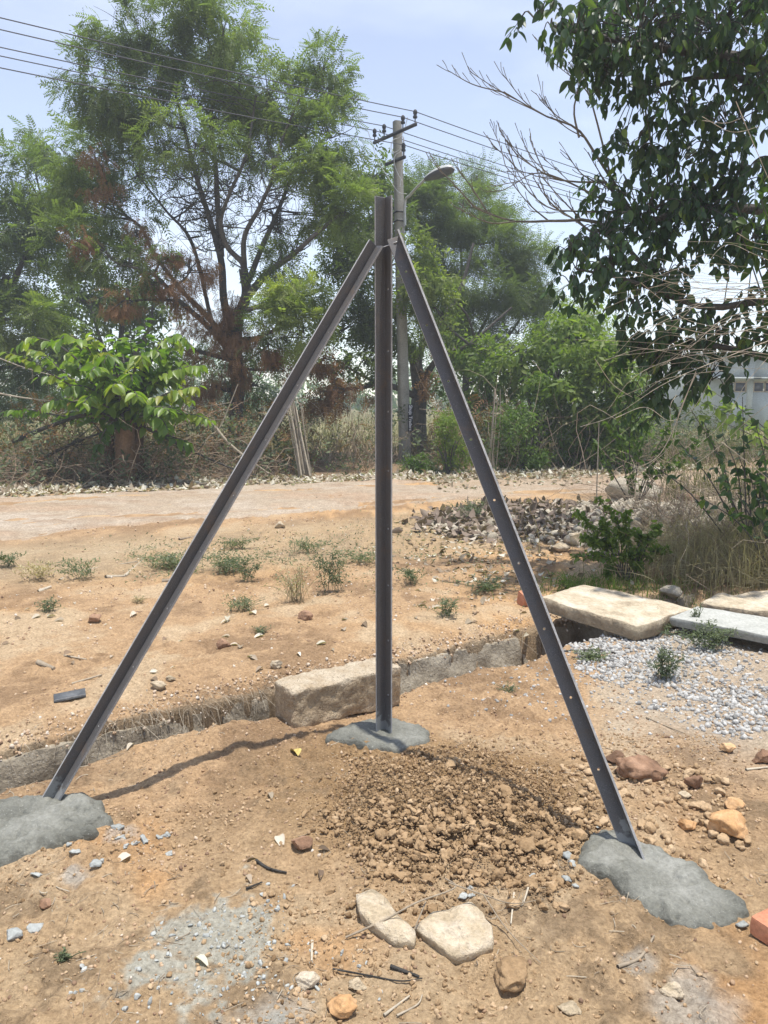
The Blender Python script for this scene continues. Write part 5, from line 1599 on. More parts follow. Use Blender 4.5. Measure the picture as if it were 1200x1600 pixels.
# brighter broad leaves at the right edge, lower
rb0 = gp(3.9, 6.1)
def leafy_shrub(name, label, base, heads, n, L, mat, tmin, tmax, stem_r=.012, cat='shrub', droop=.5, group=None, lt=None, stemmat='bark'):
    root = empty(name, base, label, cat, group)
    st, lv = Acc(), Acc()
    for h_ in heads:
        base2 = np.array(base) + np.array([random.uniform(-.06, .06), random.uniform(-.06, .06), 0])
        mid = base2 * .45 + np.array(h_) * .55 + np.array([random.uniform(-.08, .08), random.uniform(-.08, .08), .12])
        path = add_tube(st, [base2, mid, h_], stem_r, .003, 14, 5, .5)
        k_ = RNG.integers(5, 14, n)
        pos = path[k_] + RNG.normal(size=(n, 3)) * .012
        d = RNG.normal(size=(n, 3)) * .8; d[:, 2] -= droop
        tv, tf = (lt or BT)[random.randrange(3)]
        lv.inst(tv, tf, pos, frames(d, .5, (0, 0, 1)), L * RNG.uniform(.6, 1.2, n), RNG.uniform(tmin, tmax, n))
    st.build('stems', stemmat, root)
    lv.build('leaves', mat, root, smooth=True)['kind'] = 'stuff'
    return root
leafy_shrub('leafy_shrub', 'lighter green broad-leaved shrub high at the right edge', gp(4.1, 6.4), [P(px, py, 5.9) for px, py in ((1185, 300), (1150, 315), (1195, 330), (1170, 350), (1195, 380), (1150, 340), (1190, 270))], 22, .13, 'bush_leaf', .05, .5, .016)
leafy_shrub('leafy_shrub', 'dark leaved shrub below the creepers at the right', gp(3.25, 6.7), [P(px, py, 6.6) for px, py in ((1100, 660), (1060, 690), (1150, 700), (1180, 660), (1010, 720), (1120, 730), (1190, 740), (1080, 640), (1160, 620), (1130, 680), (1195, 700))], 15, .085, 'broad_leaf', .3, .95, .008)
leafy_shrub('leafy_shrub', 'low dark shrub with drooping leaves at the right edge', gp(3.2, 6.1), [P(px, py, 6.0) for px, py in ((1150, 770), (1190, 750), (1100, 780), (1200, 790), (1170, 740), (1130, 745), (1200, 720))], 14, .105, 'broad_leaf', .4, 1.0, .008)
leafy_shrub('leafy_shrub', 'mid green shrub in front of the far verge under the creepers', gp(3.3, 10.0), [P(px, py, 9.8) for px, py in ((990, 620), (1030, 640), (950, 660), (1000, 690), (1050, 680), (965, 620), (1020, 730), (1070, 720), (930, 690), (985, 745), (1090, 690), (1060, 640))], 44, .085, 'bush_leaf', .0, .55, .010)
leafy_shrub('leafy_shrub', 'pale green sapling in front of the white building', gp(9.0, 16), [P(px, py, 15.5) for px, py in ((1095, 600), (1110, 630), (1080, 620), (1100, 650))], 26, .22, 'bush_leaf', .5, .9, .015)

# bright weedy bush behind the tan slab
bushy = leafy_shrub('weedy_bush', 'bright green weedy bush behind the tan slab', gp(2.05, 6.3), [P(px, py, 6.2) for px, py in ((900, 800), (935, 780), (960, 830), (990, 830), (1010, 840), (930, 850), (970, 870), (1020, 870), (900, 870), (1000, 890), (950, 900), (1030, 820), (920, 820), (980, 800), (910, 840), (1040, 860), (945, 815))], 120, .05, 'bush_leaf', .3, 1.0, .006, 'bush', .2, lt=[leaf_tpl(.55, 4, .2, .2)] * 3)

# dry arching creepers
cre = empty('dry_creeper', gp(4.3, 6.5), 'tangle of dry arching creeper stems hanging at the right', 'creeper')
CR = [[(1230, 520), (1120, 560), (1040, 600), (960, 645), (910, 665)], [(1085, 585), (1065, 640), (1050, 690), (1000, 740), (975, 760)], [(1090, 580), (1040, 700), (985, 740), (970, 765)], [(1240, 460), (1150, 455), (1060, 445), (1000, 425), (980, 420)],
      [(1240, 470), (1130, 470), (1040, 500), (990, 530)], [(1240, 480), (1150, 500), (1050, 540), (960, 560)], [(1240, 500), (1120, 520), (1020, 510), (960, 550)], [(1230, 440), (1140, 445), (1060, 440), (1010, 450)], [(1240, 450), (1150, 470), (1080, 475), (1020, 500)],
      [(1240, 560), (1150, 545), (1060, 560), (990, 590), (950, 640)], [(1240, 430), (1180, 440), (1110, 460), (1040, 520)], [(1150, 160), (1180, 240), (1220, 320), (1250, 360)], [(1100, 190), (1130, 195), (1165, 185)], [(1095, 185), (1140, 205), (1190, 200)], [(1230, 420), (1180, 400), (1130, 380), (1090, 430)],
      [(1150, 360), (1180, 380), (1215, 385)], [(1240, 490), (1190, 485), (1130, 500), (1080, 540), (1030, 570)], [(1000, 440), (1030, 470), (1080, 500), (1200, 520), (1240, 540)], [(940, 560), (1000, 545), (1060, 550), (1140, 570), (1240, 575)], [(960, 650), (1010, 640), (1050, 655), (1080, 640), (1110, 590)],
      [(1060, 620), (1050, 640), (1052, 700)], [(930, 560), (960, 600), (990, 620)], [(1240, 600), (1180, 650), (1120, 700), (1060, 740)], [(1130, 690), (1200, 750), (1240, 790)], [(1200, 560), (1160, 600), (1130, 660), (1090, 700)], [(1240, 445), (1190, 460), (1140, 452), (1080, 458), (1040, 448)], [(1240, 462), (1180, 470), (1110, 464), (1050, 470)], [(1240, 438), (1170, 452), (1100, 448), (1060, 456)]]
for pts in CR:
    a = Acc()
    Yc = random.uniform(5.0, 5.7)
    add_tube(a, [P(px + random.uniform(-4, 4), py + random.uniform(-4, 4), Yc + random.uniform(-.1, .1)) for px, py in pts], random.uniform(.0020, .0036), .0012, 26, 5, random.uniform(.5, 1), cap=False)
    a.build('stem', 'dry_stem', cre, smooth=True)
for i in range(40):
    a = Acc()
    Yc = random.uniform(5.0, 6.0)
    x0, y0 = random.uniform(1080, 1240), random.uniform(400, 580)
    dx, dy = -random.uniform(60, 200), random.uniform(-30, 70)
    add_tube(a, [P(x0, y0, Yc), P(x0 + dx * .5, y0 + dy * .3 - random.uniform(-5, 20), Yc), P(x0 + dx, y0 + dy, Yc + random.uniform(-.2, .2))], random.uniform(.0009, .0018), .0007, 14, 4, random.uniform(.3, 1), cap=False)
    a.build('stem', 'dry_stem', cre, smooth=True)
a = Acc()
n2 = 420
n2 = 900
xx_ = RNG.uniform(2.7, 4.4, n2); yy_ = RNG.uniform(6.2, 9.0, n2)
tangle_later = (xx_, yy_)
# one upright dry stalk before the scrub
a = Acc(); add_tube(a, [gp(P(932, 790, 9.5)[0], 9.5), P(934, 720, 9.5), P(936, 660, 9.5)], .010, .005, 10, 5, .7)
tag(a.build('dry_stalk', 'dry_stem'), 'single upright pale stalk in front of the scrub', 'stalk')

# ------------------------------------------------------------------ grass, undergrowth, litter
def blades(acc, base, h, lean, w, tint, segs=3):
    N = len(base)
    a_ = RNG.uniform(0, 6.283, N)
    side = np.c_[np.cos(a_), np.sin(a_), np.zeros(N)]
    t_ = np.linspace(0, 1, segs + 1)
    c = base[:, None] + np.array([0, 0, 1.0]) * (h[:, None] * t_)[..., None] * (1 - .25 * (t_ ** 2))[None, :, None] + lean[:, None] * (t_ ** 2)[None, :, None]
    ww = (w[:, None] * (1 - t_ * .9))[..., None] * side[:, None] / 2
    V = np.stack([c - ww, c + ww], 2).reshape(N, -1, 3)
    k_ = np.arange(segs)[:, None] * 2
    q = (k_ + np.array([[0, 1, 3, 2]]))
    F = (q[None] + (np.arange(N) * (segs + 1) * 2)[:, None, None]).reshape(-1, 4)
    acc.add(V.reshape(-1, 3), F, np.repeat(tint, (segs + 1) * 2))

def tangle(acc, base, L, r, tint, up=.5, bend=.5, K=6, sides=3):
    N = len(base)
    d = RNG.normal(size=(N, 3)); d[:, 2] = np.abs(d[:, 2]) * up + .15
    d = norm(d)
    u_ = np.linspace(0, 1, K)[None, :, None]
    b = norm(RNG.normal(size=(N, 1, 3))) * bend * L[:, None, None]
    p = base[:, None] + d[:, None] * L[:, None, None] * u_ + b * np.sin(u_ * np.pi) * .35 + np.array([0, 0, -1.0]) * (u_ ** 2) * L[:, None, None] * .25
    p = p + RNG.normal(size=p.shape) * .02 * L[:, None, None]
    v, f = tubes(p, (r[:, None] * np.linspace(1, .4, K)[None]), sides)
    acc.add(v, f, np.repeat(tint, K * sides))

def verge_pts(n, lo, hi, x0=-9, x1=10):
    x = RNG.uniform(x0, x1, n)
    y = 13.75 + .36 * x + RNG.uniform(lo, hi, n)
    return x, y
# dry brush along the far verge
x, y = verge_pts(9000, .7, 5.5, -9, 9)
kp = ~((np.abs(x - .6) < .35) & (y < 18.5)) & (fbm(x * .8, y * .5, seed=141, o=2) > RNG.uniform(-.7, .5, len(x)))
x, y = x[kp], y[kp]
low = np.clip(.35 + .65 * np.minimum(np.abs(x + .75) / 1.5, np.abs(x - .75) / .9) ** 2, .3, 1)
a = Acc()
base = np.c_[x, y, H(x, y)]
tangle(a, base, RNG.uniform(.4, 1.0, len(x)) * (1 + .9 * RNG.random(len(x)) ** 2) * low, RNG.uniform(.003, .008, len(x)), np.clip(RNG.normal(.45, .22, len(x)), 0, 1), up=.9)
tag(a.build('dry_undergrowth', 'dry_twig'), 'brown dry twiggy undergrowth along the far side of the road', 'undergrowth', kind='stuff')
# small green and brown herbs among it
x, y = verge_pts(3600, .5, 5, -9, 9)
kp = (np.abs(x + .3) > 1.3) | (RNG.random(len(x)) < .3)
x, y = x[kp], y[kp]
a = Acc()
tv, tf = TWG[0]
tn = np.clip(RNG.normal(.4, .3, len(x)), 0, 1)
d = RNG.normal(size=(len(x), 3)) * .5; d[:, 2] += 1
a.inst(tv, tf, np.c_[x, y, H(x, y) + RNG.random(len(x)) ** 1.7 * 1.1], frames(d, .5, (0, 0, 1)), RNG.uniform(.12, .32, len(x)), tn)
tag(a.build('ground_cover', 'weed_leaf'), 'dull green low herbs under the trees beyond the road', 'ground cover', kind='stuff')
x, y = verge_pts(2200, 1.2, 5, -7, 3)
kp = ((np.abs(x + .8) > .9) | (RNG.random(len(x)) < .25)) & (np.abs(x - .55) > .5)
x, y = x[kp], y[kp]
a = Acc()
d = RNG.normal(size=(len(x), 3)) * .5; d[:, 2] -= .3
a.inst(*PIN[1], np.c_[x, y, H(x, y) + RNG.random(len(x)) ** 1.3 * 1.5], frames(d, .5, (0, 0, 1)), RNG.uniform(.15, .35, len(x)), np.clip(RNG.normal(.5, .25, len(x)), 0, 1))
tag(a.build('dead_brush', 'dead_leaf'), 'rust brown dead foliage caught low in the undergrowth', 'undergrowth', kind='stuff')
# dry grass field beyond
N = 14000
y = 19 + RNG.random(N) ** 1.6 * 50
x = RNG.uniform(-.62, .75, N) * y
a = Acc()
h = RNG.uniform(.25, .75, N)
blades(a, np.c_[x, y, H(x, y)], h, np.c_[RNG.normal(size=(N, 2)) * .15, np.zeros(N)], RNG.uniform(.02, .05, N), np.clip(RNG.normal(.5, .25, N), 0, 1), 2)
tag(a.build('field_grass', 'field_grass'), 'tall dry yellow grass of the field behind the trees', 'grass', kind='stuff')
N = 7000
x = RNG.uniform(3.6, 12, N); y = RNG.uniform(9.5, 20, N)
kp = (x / y > .36) & (x / y < .66) & (road_mask(x, y) < .3)
x, y = x[kp], y[kp]
a = Acc()
blades(a, np.c_[x, y, H(x, y)], RNG.uniform(.3, .9, len(x)), np.c_[RNG.normal(size=(len(x), 2)) * .2, np.zeros(len(x))], RNG.uniform(.008, .02, len(x)), np.clip(RNG.normal(.55, .25, len(x)), 0, 1), 3)
tag(a.build('field_grass', 'field_grass'), 'yellow green dry grass in front of the white building', 'grass', kind='stuff')
a = Acc()
xx_, yy_ = tangle_later
tangle(a, np.c_[xx_, yy_, H(xx_, yy_)], RNG.uniform(.5, 1.5, len(xx_)), RNG.uniform(.002, .005, len(xx_)), np.clip(RNG.normal(.6, .25, len(xx_)), 0, 1), up=.9, bend=.7, K=8)
tag(a.build('dry_scrub', 'dry_twig'), 'tangled dry scrub stems below the creepers at the right', 'scrub', kind='stuff')
# dry grass hanging over the right edge
N = 6500
x = RNG.normal(3.3, .5, N); y = RNG.normal(6.45, .5, N)
kp = y > 5.75; x, y = x[kp], y[kp]; N = len(x)
a = Acc()
blades(a, np.c_[x, y, H(x, y)], RNG.uniform(.15, .75, N), np.c_[-np.abs(RNG.normal(size=N)) * .22 + .05, -np.abs(RNG.normal(size=N)) * .2, RNG.uniform(-.2, .0, N)], RNG.uniform(.003, .007, N), np.clip(RNG.normal(.45, .25, N), 0, 1), 4)
n2 = 1500
tangle(a, np.c_[RNG.normal(3.2, .45, n2), RNG.normal(6.5, .45, n2), np.full(n2, .08)], RNG.uniform(.3, .9, n2), RNG.uniform(.0015, .003, n2), np.clip(RNG.normal(.4, .25, n2), 0, 1), up=.8)
tag(a.build('dry_grass', 'dry_grass'), 'thick dry grass and stalks heaped behind the slabs at the right edge', 'grass', kind='stuff')
# green grass by the weedy bush
N = 900
x = RNG.normal(1.95, .42, N); y = RNG.normal(5.98, .25, N)
a = Acc()
blades(a, np.c_[x, y, H(x, y)], RNG.uniform(.04, .15, N), np.c_[RNG.normal(size=(N, 2)) * .08, np.zeros(N)], RNG.uniform(.004, .009, N), RNG.uniform(.2, .8, N), 3)
tag(a.build('green_grass', 'bush_leaf'), 'short green grass around the weedy bush behind the tan slab', 'grass', kind='stuff')

LIT = leaf_tpl(.55, 3, .35, .25)
LIT2 = leaf_tpl(.6, 3, -.3, -.2)
def litter(name, x, y, size, tint, mat, label, lift=.01, tilt=.35, z=None):
    N = len(x)
    d = RNG.normal(size=(N, 3)); d[:, 2] *= tilt
    up = np.array([0, 0, 1.0]) + RNG.normal(size=(N, 3)) * tilt
    dd = norm(d); xx = norm(np.cross(dd, up)); zz = np.cross(xx, dd)
    rot = np.stack([xx, dd, zz], -1)
    zb = (H(x, y) if z is None else z) + lift * RNG.random(N)
    a = Acc()
    h_ = N // 2
    a.inst(*LIT, np.c_[x, y, zb][:h_], rot[:h_], size[:h_], tint[:h_])
    a.inst(*LIT2, np.c_[x, y, zb + .008][h_:], rot[h_:], size[h_:], tint[h_:])
    return tag(a.build(name, mat), label, 'leaf litter', kind='stuff')
x, y = verge_pts(5200, -.25, 1.25, -8, 7)
litter('leaf_litter', x, y, RNG.uniform(.06, .15, len(x)), np.clip(RNG.normal(.72, .25, len(x)), 0, 1), 'litter', 'pale fallen leaves strewn along the far edge of the road', .04)
x = RNG.uniform(.9, 5.5, 1800); y = 13.1 + .36 * x + RNG.normal(size=1800) * .6
litter('leaf_litter', x, y, RNG.uniform(.05, .12, len(x)), np.clip(RNG.normal(.6, .25, len(x)), 0, 1), 'litter', 'fallen leaves scattered on the right part of the road', .04)
# grey heap of stones and leaves right of centre
N = 1700
th = RNG.uniform(0, 6.283, N); rr = np.sqrt(RNG.random(N))
hcx, hcy = G(835, 815)[:2]
x = hcx + rr * np.cos(th) * 1.35 + .2 * RNG.normal(size=N); y = hcy + rr * np.sin(th) * 1.35 + .1 * RNG.normal(size=N) + .3 * (x - hcx)
zh = H(x, y) + .16 * np.clip(1 - rr, 0, 1)
litter('leaf_heap', x, y, RNG.uniform(.06, .15, N), np.clip(RNG.normal(.5, .25, N), 0, 1), 'grey_litter', 'grey brown heap of withered leaves behind the right strut', .05, .5, zh)
N = 3600
th = RNG.uniform(0, 6.283, N); rr = np.sqrt(RNG.random(N))
x = hcx + .8 + rr * np.cos(th) * 2.1; y = hcy - .2 + rr * np.sin(th) * 1.5 + .2 * (x - hcx)
tv, tf = rock(900, 1, .3, 5, (1, .8, .5))
a = Acc().inst(tv, tf, np.c_[x, y, H(x, y) + .17 * np.clip(1 - rr, 0, 1)], rnd_rot(N), RNG.uniform(.015, .075, N) * (.6 + RNG.random(N) ** 4), np.clip(RNG.normal(.85, .3, N), 0, 1.2))
tag(a.build('stone_rubble', 'granite_wall'), 'small grey rubble stones mixed into the leaf heap', 'rubble', kind='stuff')
# litter around the weeds left of the right strut and at the left bank
x = RNG.normal(.9, .45, 500); y = RNG.normal(7.0, .7, 500)
litter('leaf_litter', x, y, RNG.uniform(.03, .08, len(x)), np.clip(RNG.normal(.55, .3, len(x)), 0, 1), 'litter', 'dry leaves scattered in front of the grey heap', .015)

# loose rubble rocks behind the slabs
RR = [(905, 850, 46, 'pale_stone', 'grey rock in front of the grey leaf heap'), (938, 870, 60, 'granite_wall', 'grey rock half under the weedy bush'), (1075, 800, 44, 'red_stone', 'pinkish rock left of its paler neighbour at the dry grass'), (1115, 806, 52, 'pale_stone', 'pale rock at the edge of the dry grass'),
      (1095, 845, 80, 'granite_wall', 'large brown rock in front of the dry grass'), (1035, 852, 50, 'granite_wall', 'grey brown rock behind the weedy bush'), (985, 788, 90, 'granite_wall', 'long low grey stone behind the weedy bush'), (875, 862, 30, 'pale_stone', 'small pale rock left of the weedy bush'), (1030, 935, 46, 'granite_wall', 'dark rock in the gap between the two slabs'), (1050, 925, 40, 'granite_wall', 'brown rock beside the dark one between the slabs'),
      (790, 842, 30, 'granite_wall', 'grey stone at the front of the leaf heap')]
for i, (px, py, w_, mt, lb_) in enumerate(RR):
    stone(px, py, w_, w_ * .6, mt, lb_, 910 + i, flat=.55, sub=2, tint=.75 if mt == 'granite_wall' else None)

# ------------------------------------------------------------------ weeds
def weed(px, py, wpx, hpx, label, n=60, tint=.5, mat='weed_leaf', L=.05, upright=.5, group=None, stalks=6, name='weed'):
    g = on(px, py)
    m = pxm(g[1]) * 1.03
    w, h = wpx * m / 2 * 1.15, max(.03, hpx * m)
    w *= 1.2; L *= .62; n = int(n * 4.2); stalks = int(stalks * 2.6)
    a = Acc()
    e = g + np.c_[RNG.normal(size=(stalks, 2)) * np.array([w * .55, w * .4]), h * RNG.uniform(.45, 1.0, stalks)]
    u_ = np.linspace(0, 1, 6)[None, :, None]
    st = g + np.c_[RNG.normal(size=(stalks, 2)) * w * .25, np.zeros(stalks)]
    paths = st[:, None] * (1 - u_) + e[:, None] * u_
    paths[:, :, 2] += np.sin(u_[..., 0] * np.pi) * h * .15
    v, f = tubes(paths, np.full((stalks, 6), .0016), 3)
    a.add(v, f, .3)
    i, k_ = RNG.integers(0, stalks, n), RNG.integers(1, 6, n)
    p = paths[i, k_] + RNG.normal(size=(n, 3)) * np.array([w * .12, w * .12, h * .05])
    p[:, 2] = np.maximum(p[:, 2], H(p[:, 0], p[:, 1]) + .004)
    d = RNG.normal(size=(n, 3)); d[:, 2] = d[:, 2] * .4 + upright
    tv, tf = leaf_tpl(.34, 3, .25, .2)
    a.inst(tv, tf, p, frames(d, .5, (0, 0, 1)), L * RNG.uniform(.5, 1.2, n), np.clip(RNG.normal(tint, .2, n), 0, 1))
    return tag(a.build(name, mat), label, 'weed', group)
weed(75, 962, 34, 20, 'small blue green weed on the bank near the left edge', 70, .4, L=.035)
weed(262, 886, 80, 26, 'flat spreading weed patch just left of the left strut', 240, .55, L=.05)
weed(352, 892, 90, 24, 'flat spreading weed patch just right of the left strut', 240, .5, L=.05)
weed(385, 905, 36, 40, 'upright grey green weed right of the spreading patch', 90, .45, L=.045)
weed(518, 926, 50, 62, 'bushy upright green weed left of the post', 170, .35, L=.045, upright=.9)
weed(462, 938, 56, 58, 'straw coloured wispy weed left of the bushy green one', 110, .7, 'dry_grass', L=.035, upright=.9, stalks=16)
weed(368, 856, 44, 16, 'low weed at the road edge left of the post', 90, .55, L=.05)
weed(645, 912, 40, 26, 'small leafy weed right of the post', 80, .5, L=.045)
weed(697, 976, 40, 30, 'small weed on the bank between post and right strut', 80, .5, L=.04)
weed(760, 922, 70, 18, 'flat grey weed beside the right strut', 120, .55, L=.045)
weed(745, 818, 70, 34, 'dark weed patch left of the right strut below the road', 160, .45, L=.06)
weed(480, 862, 60, 22, 'low green weed patch left of the post near the road', 110, .6, L=.05)
weed(560, 880, 60, 22, 'low green weed patch close to the post', 110, .6, L=.05)
weed(1042, 1058, 44, 50, 'bushy little weed growing in the middle of the gravel', 170, .35, L=.035, upright=.8)
weed(1110, 1018, 80, 44, 'sprawling weed on the gravel below the concrete slab', 210, .4, L=.04)
weed(1088, 992, 16, 54, 'thin upright weed against the edge of the concrete slab', 40, .5, L=.03, upright=1)
weed(1030, 988, 50, 30, 'weed in the corner between the tan and concrete slabs', 130, .45, L=.035)
weed(1022, 972, 24, 40, 'reddish seedling standing between the two slabs', 18, .3, L=.045, upright=.4, stalks=4)
weed(928, 1030, 44, 14, 'flat weed on the gravel in front of the dark opening', 90, .5, L=.035)
weed(885, 920, 70, 24, 'bright green low weeds at the back corner of the tan slab', 170, .6, 'bush_leaf', L=.035)
weed(98, 1560 - 60, 26, 18, 'faint grey weed in the left foreground', 24, .6, L=.022)
weed(212, 1148, 40, 40, 'pale dry weed growing in the drain by the left strut', 50, .75, 'dry_grass', L=.035, upright=.9)
weed(385, 950, 40, 18, 'thin dry weed on the bank right of the left strut', 50, .6, 'weed_leaf', L=.035)
weed(408, 986, 26, 10, 'small bluish weed on the bank behind the granite block', 40, .4, L=.03)
weed(215, 938, 26, 10, 'tiny dry weed left of the left strut', 26, .6, 'dry_grass', L=.03)
weed(60, 905, 60, 26, 'straw coloured grass tuft near the left edge by the road', 90, .6, 'dry_grass', L=.05, upright=1)
weed(130, 905, 60, 30, 'straw and green grass tuft left of the left strut by the road', 90, .6, 'weed_leaf', L=.05, upright=1)
weed(15, 885, 40, 24, 'dull green tuft at the very left edge by the road', 70, .5, 'weed_leaf', L=.05, upright=1)
weed(370, 950, 50, 20, 'pale weed beside the dry leaves on the bank', 50, .7, L=.035)
weed(795, 1078, 30, 8, 'tiny flat weed on the soil right of the post', 30, .6, L=.02)

a = Acc()
N = 5200
u1 = RNG.random(N)
px1 = np.concatenate([RNG.normal(330, 90, N // 2), RNG.normal(640, 130, N - N // 2)]); py1 = np.concatenate([RNG.normal(878, 16, N // 2), RNG.normal(850, 34, N - N // 2)])
g1 = np.array([G(p_, q_) for p_, q_ in zip(px1, py1)])
kk_ = fbm(g1[:, 0] * 2.2, g1[:, 1] * 2.2, seed=181, o=3) > .0
g1 = g1[kk_]
g1[:, 2] = H(g1[:, 0], g1[:, 1]) + RNG.random(len(g1)) * .02
d = RNG.normal(size=(len(g1), 3)); d[:, 2] = np.abs(d[:, 2]) * .6
a.inst(*leaf_tpl(.4, 2, .2, .2), g1, frames(d, .5, (0, 0, 1)), RNG.uniform(.012, .04, len(g1)), np.clip(RNG.normal(.5, .25, len(g1)), 0, 1))
tag(a.build('ground_cover', 'weed_leaf'), 'thin creeping herbs on the bank below the road', 'ground cover', kind='stuff')

# ------------------------------------------------------------------ twigs, sticks, leaves on the ground
def stick(pts, r0, label, tint=.6, mat='dry_stem', name='twig', lift=.006, group=None, sides=5, fork=None, cat='twig'):
    a = Acc()
    W_ = []
    for q in pts:
        g = on(q[0], q[1]); g[2] += lift + (q[2] if len(q) > 2 else 0); W_.append(g)
    add_tube(a, W_, r0, r0 * .55, 8 * len(W_), sides, tint)
    for fk in (fork or []):
        F_ = []
        for q in fk:
            g = on(q[0], q[1]); g[2] += lift + (q[2] if len(q) > 2 else 0); F_.append(g)
        add_tube(a, F_, r0 * .7, r0 * .3, 6 * len(F_), sides, tint)
    return tag(a.build(name, mat), label, cat, group)
stick([(540, 1475, 0), (600, 1466, .03), (650, 1458, .075), (710, 1432, .075), (695, 1416, .07)], .0035, 'long forked dry twig lying across the two pale flat rocks', .25,
      fork=[[(700, 1425, .075), (755, 1440, .06), (800, 1432, .02), (850, 1420, 0)], [(755, 1440, .06), (790, 1465, .01), (845, 1505, 0)], [(665, 1450, .07), (645, 1475, .02), (635, 1490, 0)]])
stick([(803, 1405), (798, 1455)], .004, 'pale straw right of the broad flat rock', .95)
stick([(825, 1402), (818, 1425)], .004, 'short straw above the broad flat rock', .9)
stick([(965, 1512), (1000, 1492), (1022, 1465)], .006, 'curved brown stick in front of the right footing', .3)
stick([(488, 1475), (487, 1508)], .005, 'pale flat splinter in the spilt cement', 1.0)
stick([(600, 1590), (640, 1560)], .004, 'short straw at the bottom edge', .8)
stick([(620, 1595), (652, 1572), (660, 1560)], .003, 'thin curved straw at the bottom edge', .6)
stick([(280, 843), (306, 838)], .018, 'brown stick on the near edge of the road', .2)
stick([(93, 905), (130, 890), (215, 878)], .012, 'long thin pale stick near the road at left', .6)
stick([(165, 903), (195, 897)], .022, 'short thick pale stick on the bank left of the left strut', .7, fork=[[(195, 897), (222, 875)]])
stick([(60, 922), (80, 918)], .02, 'short pale stick near the left edge', .9)
stick([(253, 907), (275, 906)], .022, 'short reddish stick beside the left strut', .3)
stick([(100, 1025), (135, 1033)], .008, 'brown stick on the bank at left', .6)
stick([(60, 1040), (85, 1050)], .018, 'thick broken stick on the bank at left', .3)
stick([(113, 1080), (160, 1072)], .008, 'straight twig by the dark scrap', .5)
stick([(870, 1018), (940, 1016), (985, 1030)], .011, 'dark bent strip on the gravel before the dark opening', .0, 'bark')
stick([(1010, 1118), (1050, 1135), (1110, 1155)], .004, 'thin stick at the front edge of the gravel', .3)
stick([(1165, 1208), (1200, 1200)], .006, 'pale stick at the right edge', .9)
stick([(230, 1092), (240, 1115), (262, 1122)], .004, 'curved root hanging from the drain bank', .8)
stick([(400, 1352), (420, 1362), (448, 1366)], .006, 'dark bark strip in the middle foreground', .1, 'bark')
stick([(385, 1395), (410, 1385)], .004, 'thin dark twig in the foreground', .1, 'bark')
stick([(520, 1520), (570, 1530), (625, 1540), (660, 1535)], .0028, 'thin dark root in front of the pale flat rocks', .1, 'bark')
stick([(610, 1518), (655, 1532)], .006, 'dark bark strip in front of the pale flat rocks', .05, 'bark')

def dry_leaf(px, py, L, label, tint=.6, mat='litter', yaw=None, group=None):
    g = on(px, py, .006)
    y_ = random.uniform(0, 6.28) if yaw is None else yaw
    tv, tf = leaf_tpl(.5, 5, .4, .3)
    a = Acc().inst(tv, tf, g[None], frames(np.array([[math.cos(y_), math.sin(y_), .15]]), .25, (0, 0, 1)), np.array([L]), [tint])
    return tag(a.build('dry_leaf', mat, smooth=True), label, 'dry leaf', group)
dry_leaf(436, 1312, .07, 'pale grey dry leaf in the middle foreground', .85)
dry_leaf(420, 1250, .045, 'tan dry leaf on the soil below the spoil', .6)
dry_leaf(205, 1345, .06, 'cream curled leaf beside the cement lumps', .85)
dry_leaf(385, 1350, .04, 'brown curled leaf left of the dark bark strip', .2)
dry_leaf(497, 1332, .04, 'dark brown leaf beside the angular stone', .1)
dry_leaf(500, 1364, .04, 'brown leaf near the left of the heap', .15)
dry_leaf(210, 1180, .05, 'cream leaf on the spoil left of the granite block', .8)
dry_leaf(400, 960, .09, 'cream leaf beside the weeds on the bank', .9)
dry_leaf(385, 1375, .04, 'torn straw leaf in the foreground', .6)
dry_leaf(545, 1570, .03, 'small brown leaf near the bottom edge', .3)
dry_leaf(305, 1500, .05, 'white splinter of bark in the left foreground', .95)
for i in range(46):
    px, py = random.uniform(10, 570), random.uniform(930, 1080)
    dry_leaf(px, py, random.uniform(.03, .08), 'small dry leaf lying on the bank beyond the drain', random.uniform(.3, .95), group='dry leaves on the far bank')
for i in range(26):
    px, py = random.uniform(640, 840), random.uniform(925, 985)
    dry_leaf(px, py, random.uniform(.04, .09), 'small dry leaf on the soil between post and right strut', random.uniform(.3, .9), group='dry leaves right of the post')
# fine straw and plant bits over the foreground
N = 1300
x = RNG.uniform(-1.6, 1.4, N); y = RNG.uniform(1.5, 3.2, N)
kp = (fbm(x * 2, y * 2, seed=171, o=2) > -.1) & clear_of_pads(x, y) & not_drain(x, y)
x, y = x[kp], y[kp]
a_ = RNG.uniform(0, 6.28, len(x)); L = RNG.uniform(.012, .06, len(x))
u_ = np.linspace(-.5, .5, 4)[None, :, None]
d = np.c_[np.cos(a_), np.sin(a_), RNG.normal(size=len(x)) * .08]
p = np.c_[x, y, H(x, y) + .004][:, None] + d[:, None] * L[:, None, None] * u_ + RNG.normal(size=(len(x), 1, 3)) * np.array([.006, .006, 0]) * np.cos(u_ * np.pi)
v, f = tubes(p, np.full((len(x), 4), .0009) * RNG.uniform(.7, 1.7, (len(x), 1)), 3)
tag(Acc().add(v, f, np.repeat(RNG.uniform(0, .9, len(x)), 12)).build('straw_bits', 'dry_stem'), 'fine straw and root bits strewn over the foreground soil', 'straw', kind='stuff')

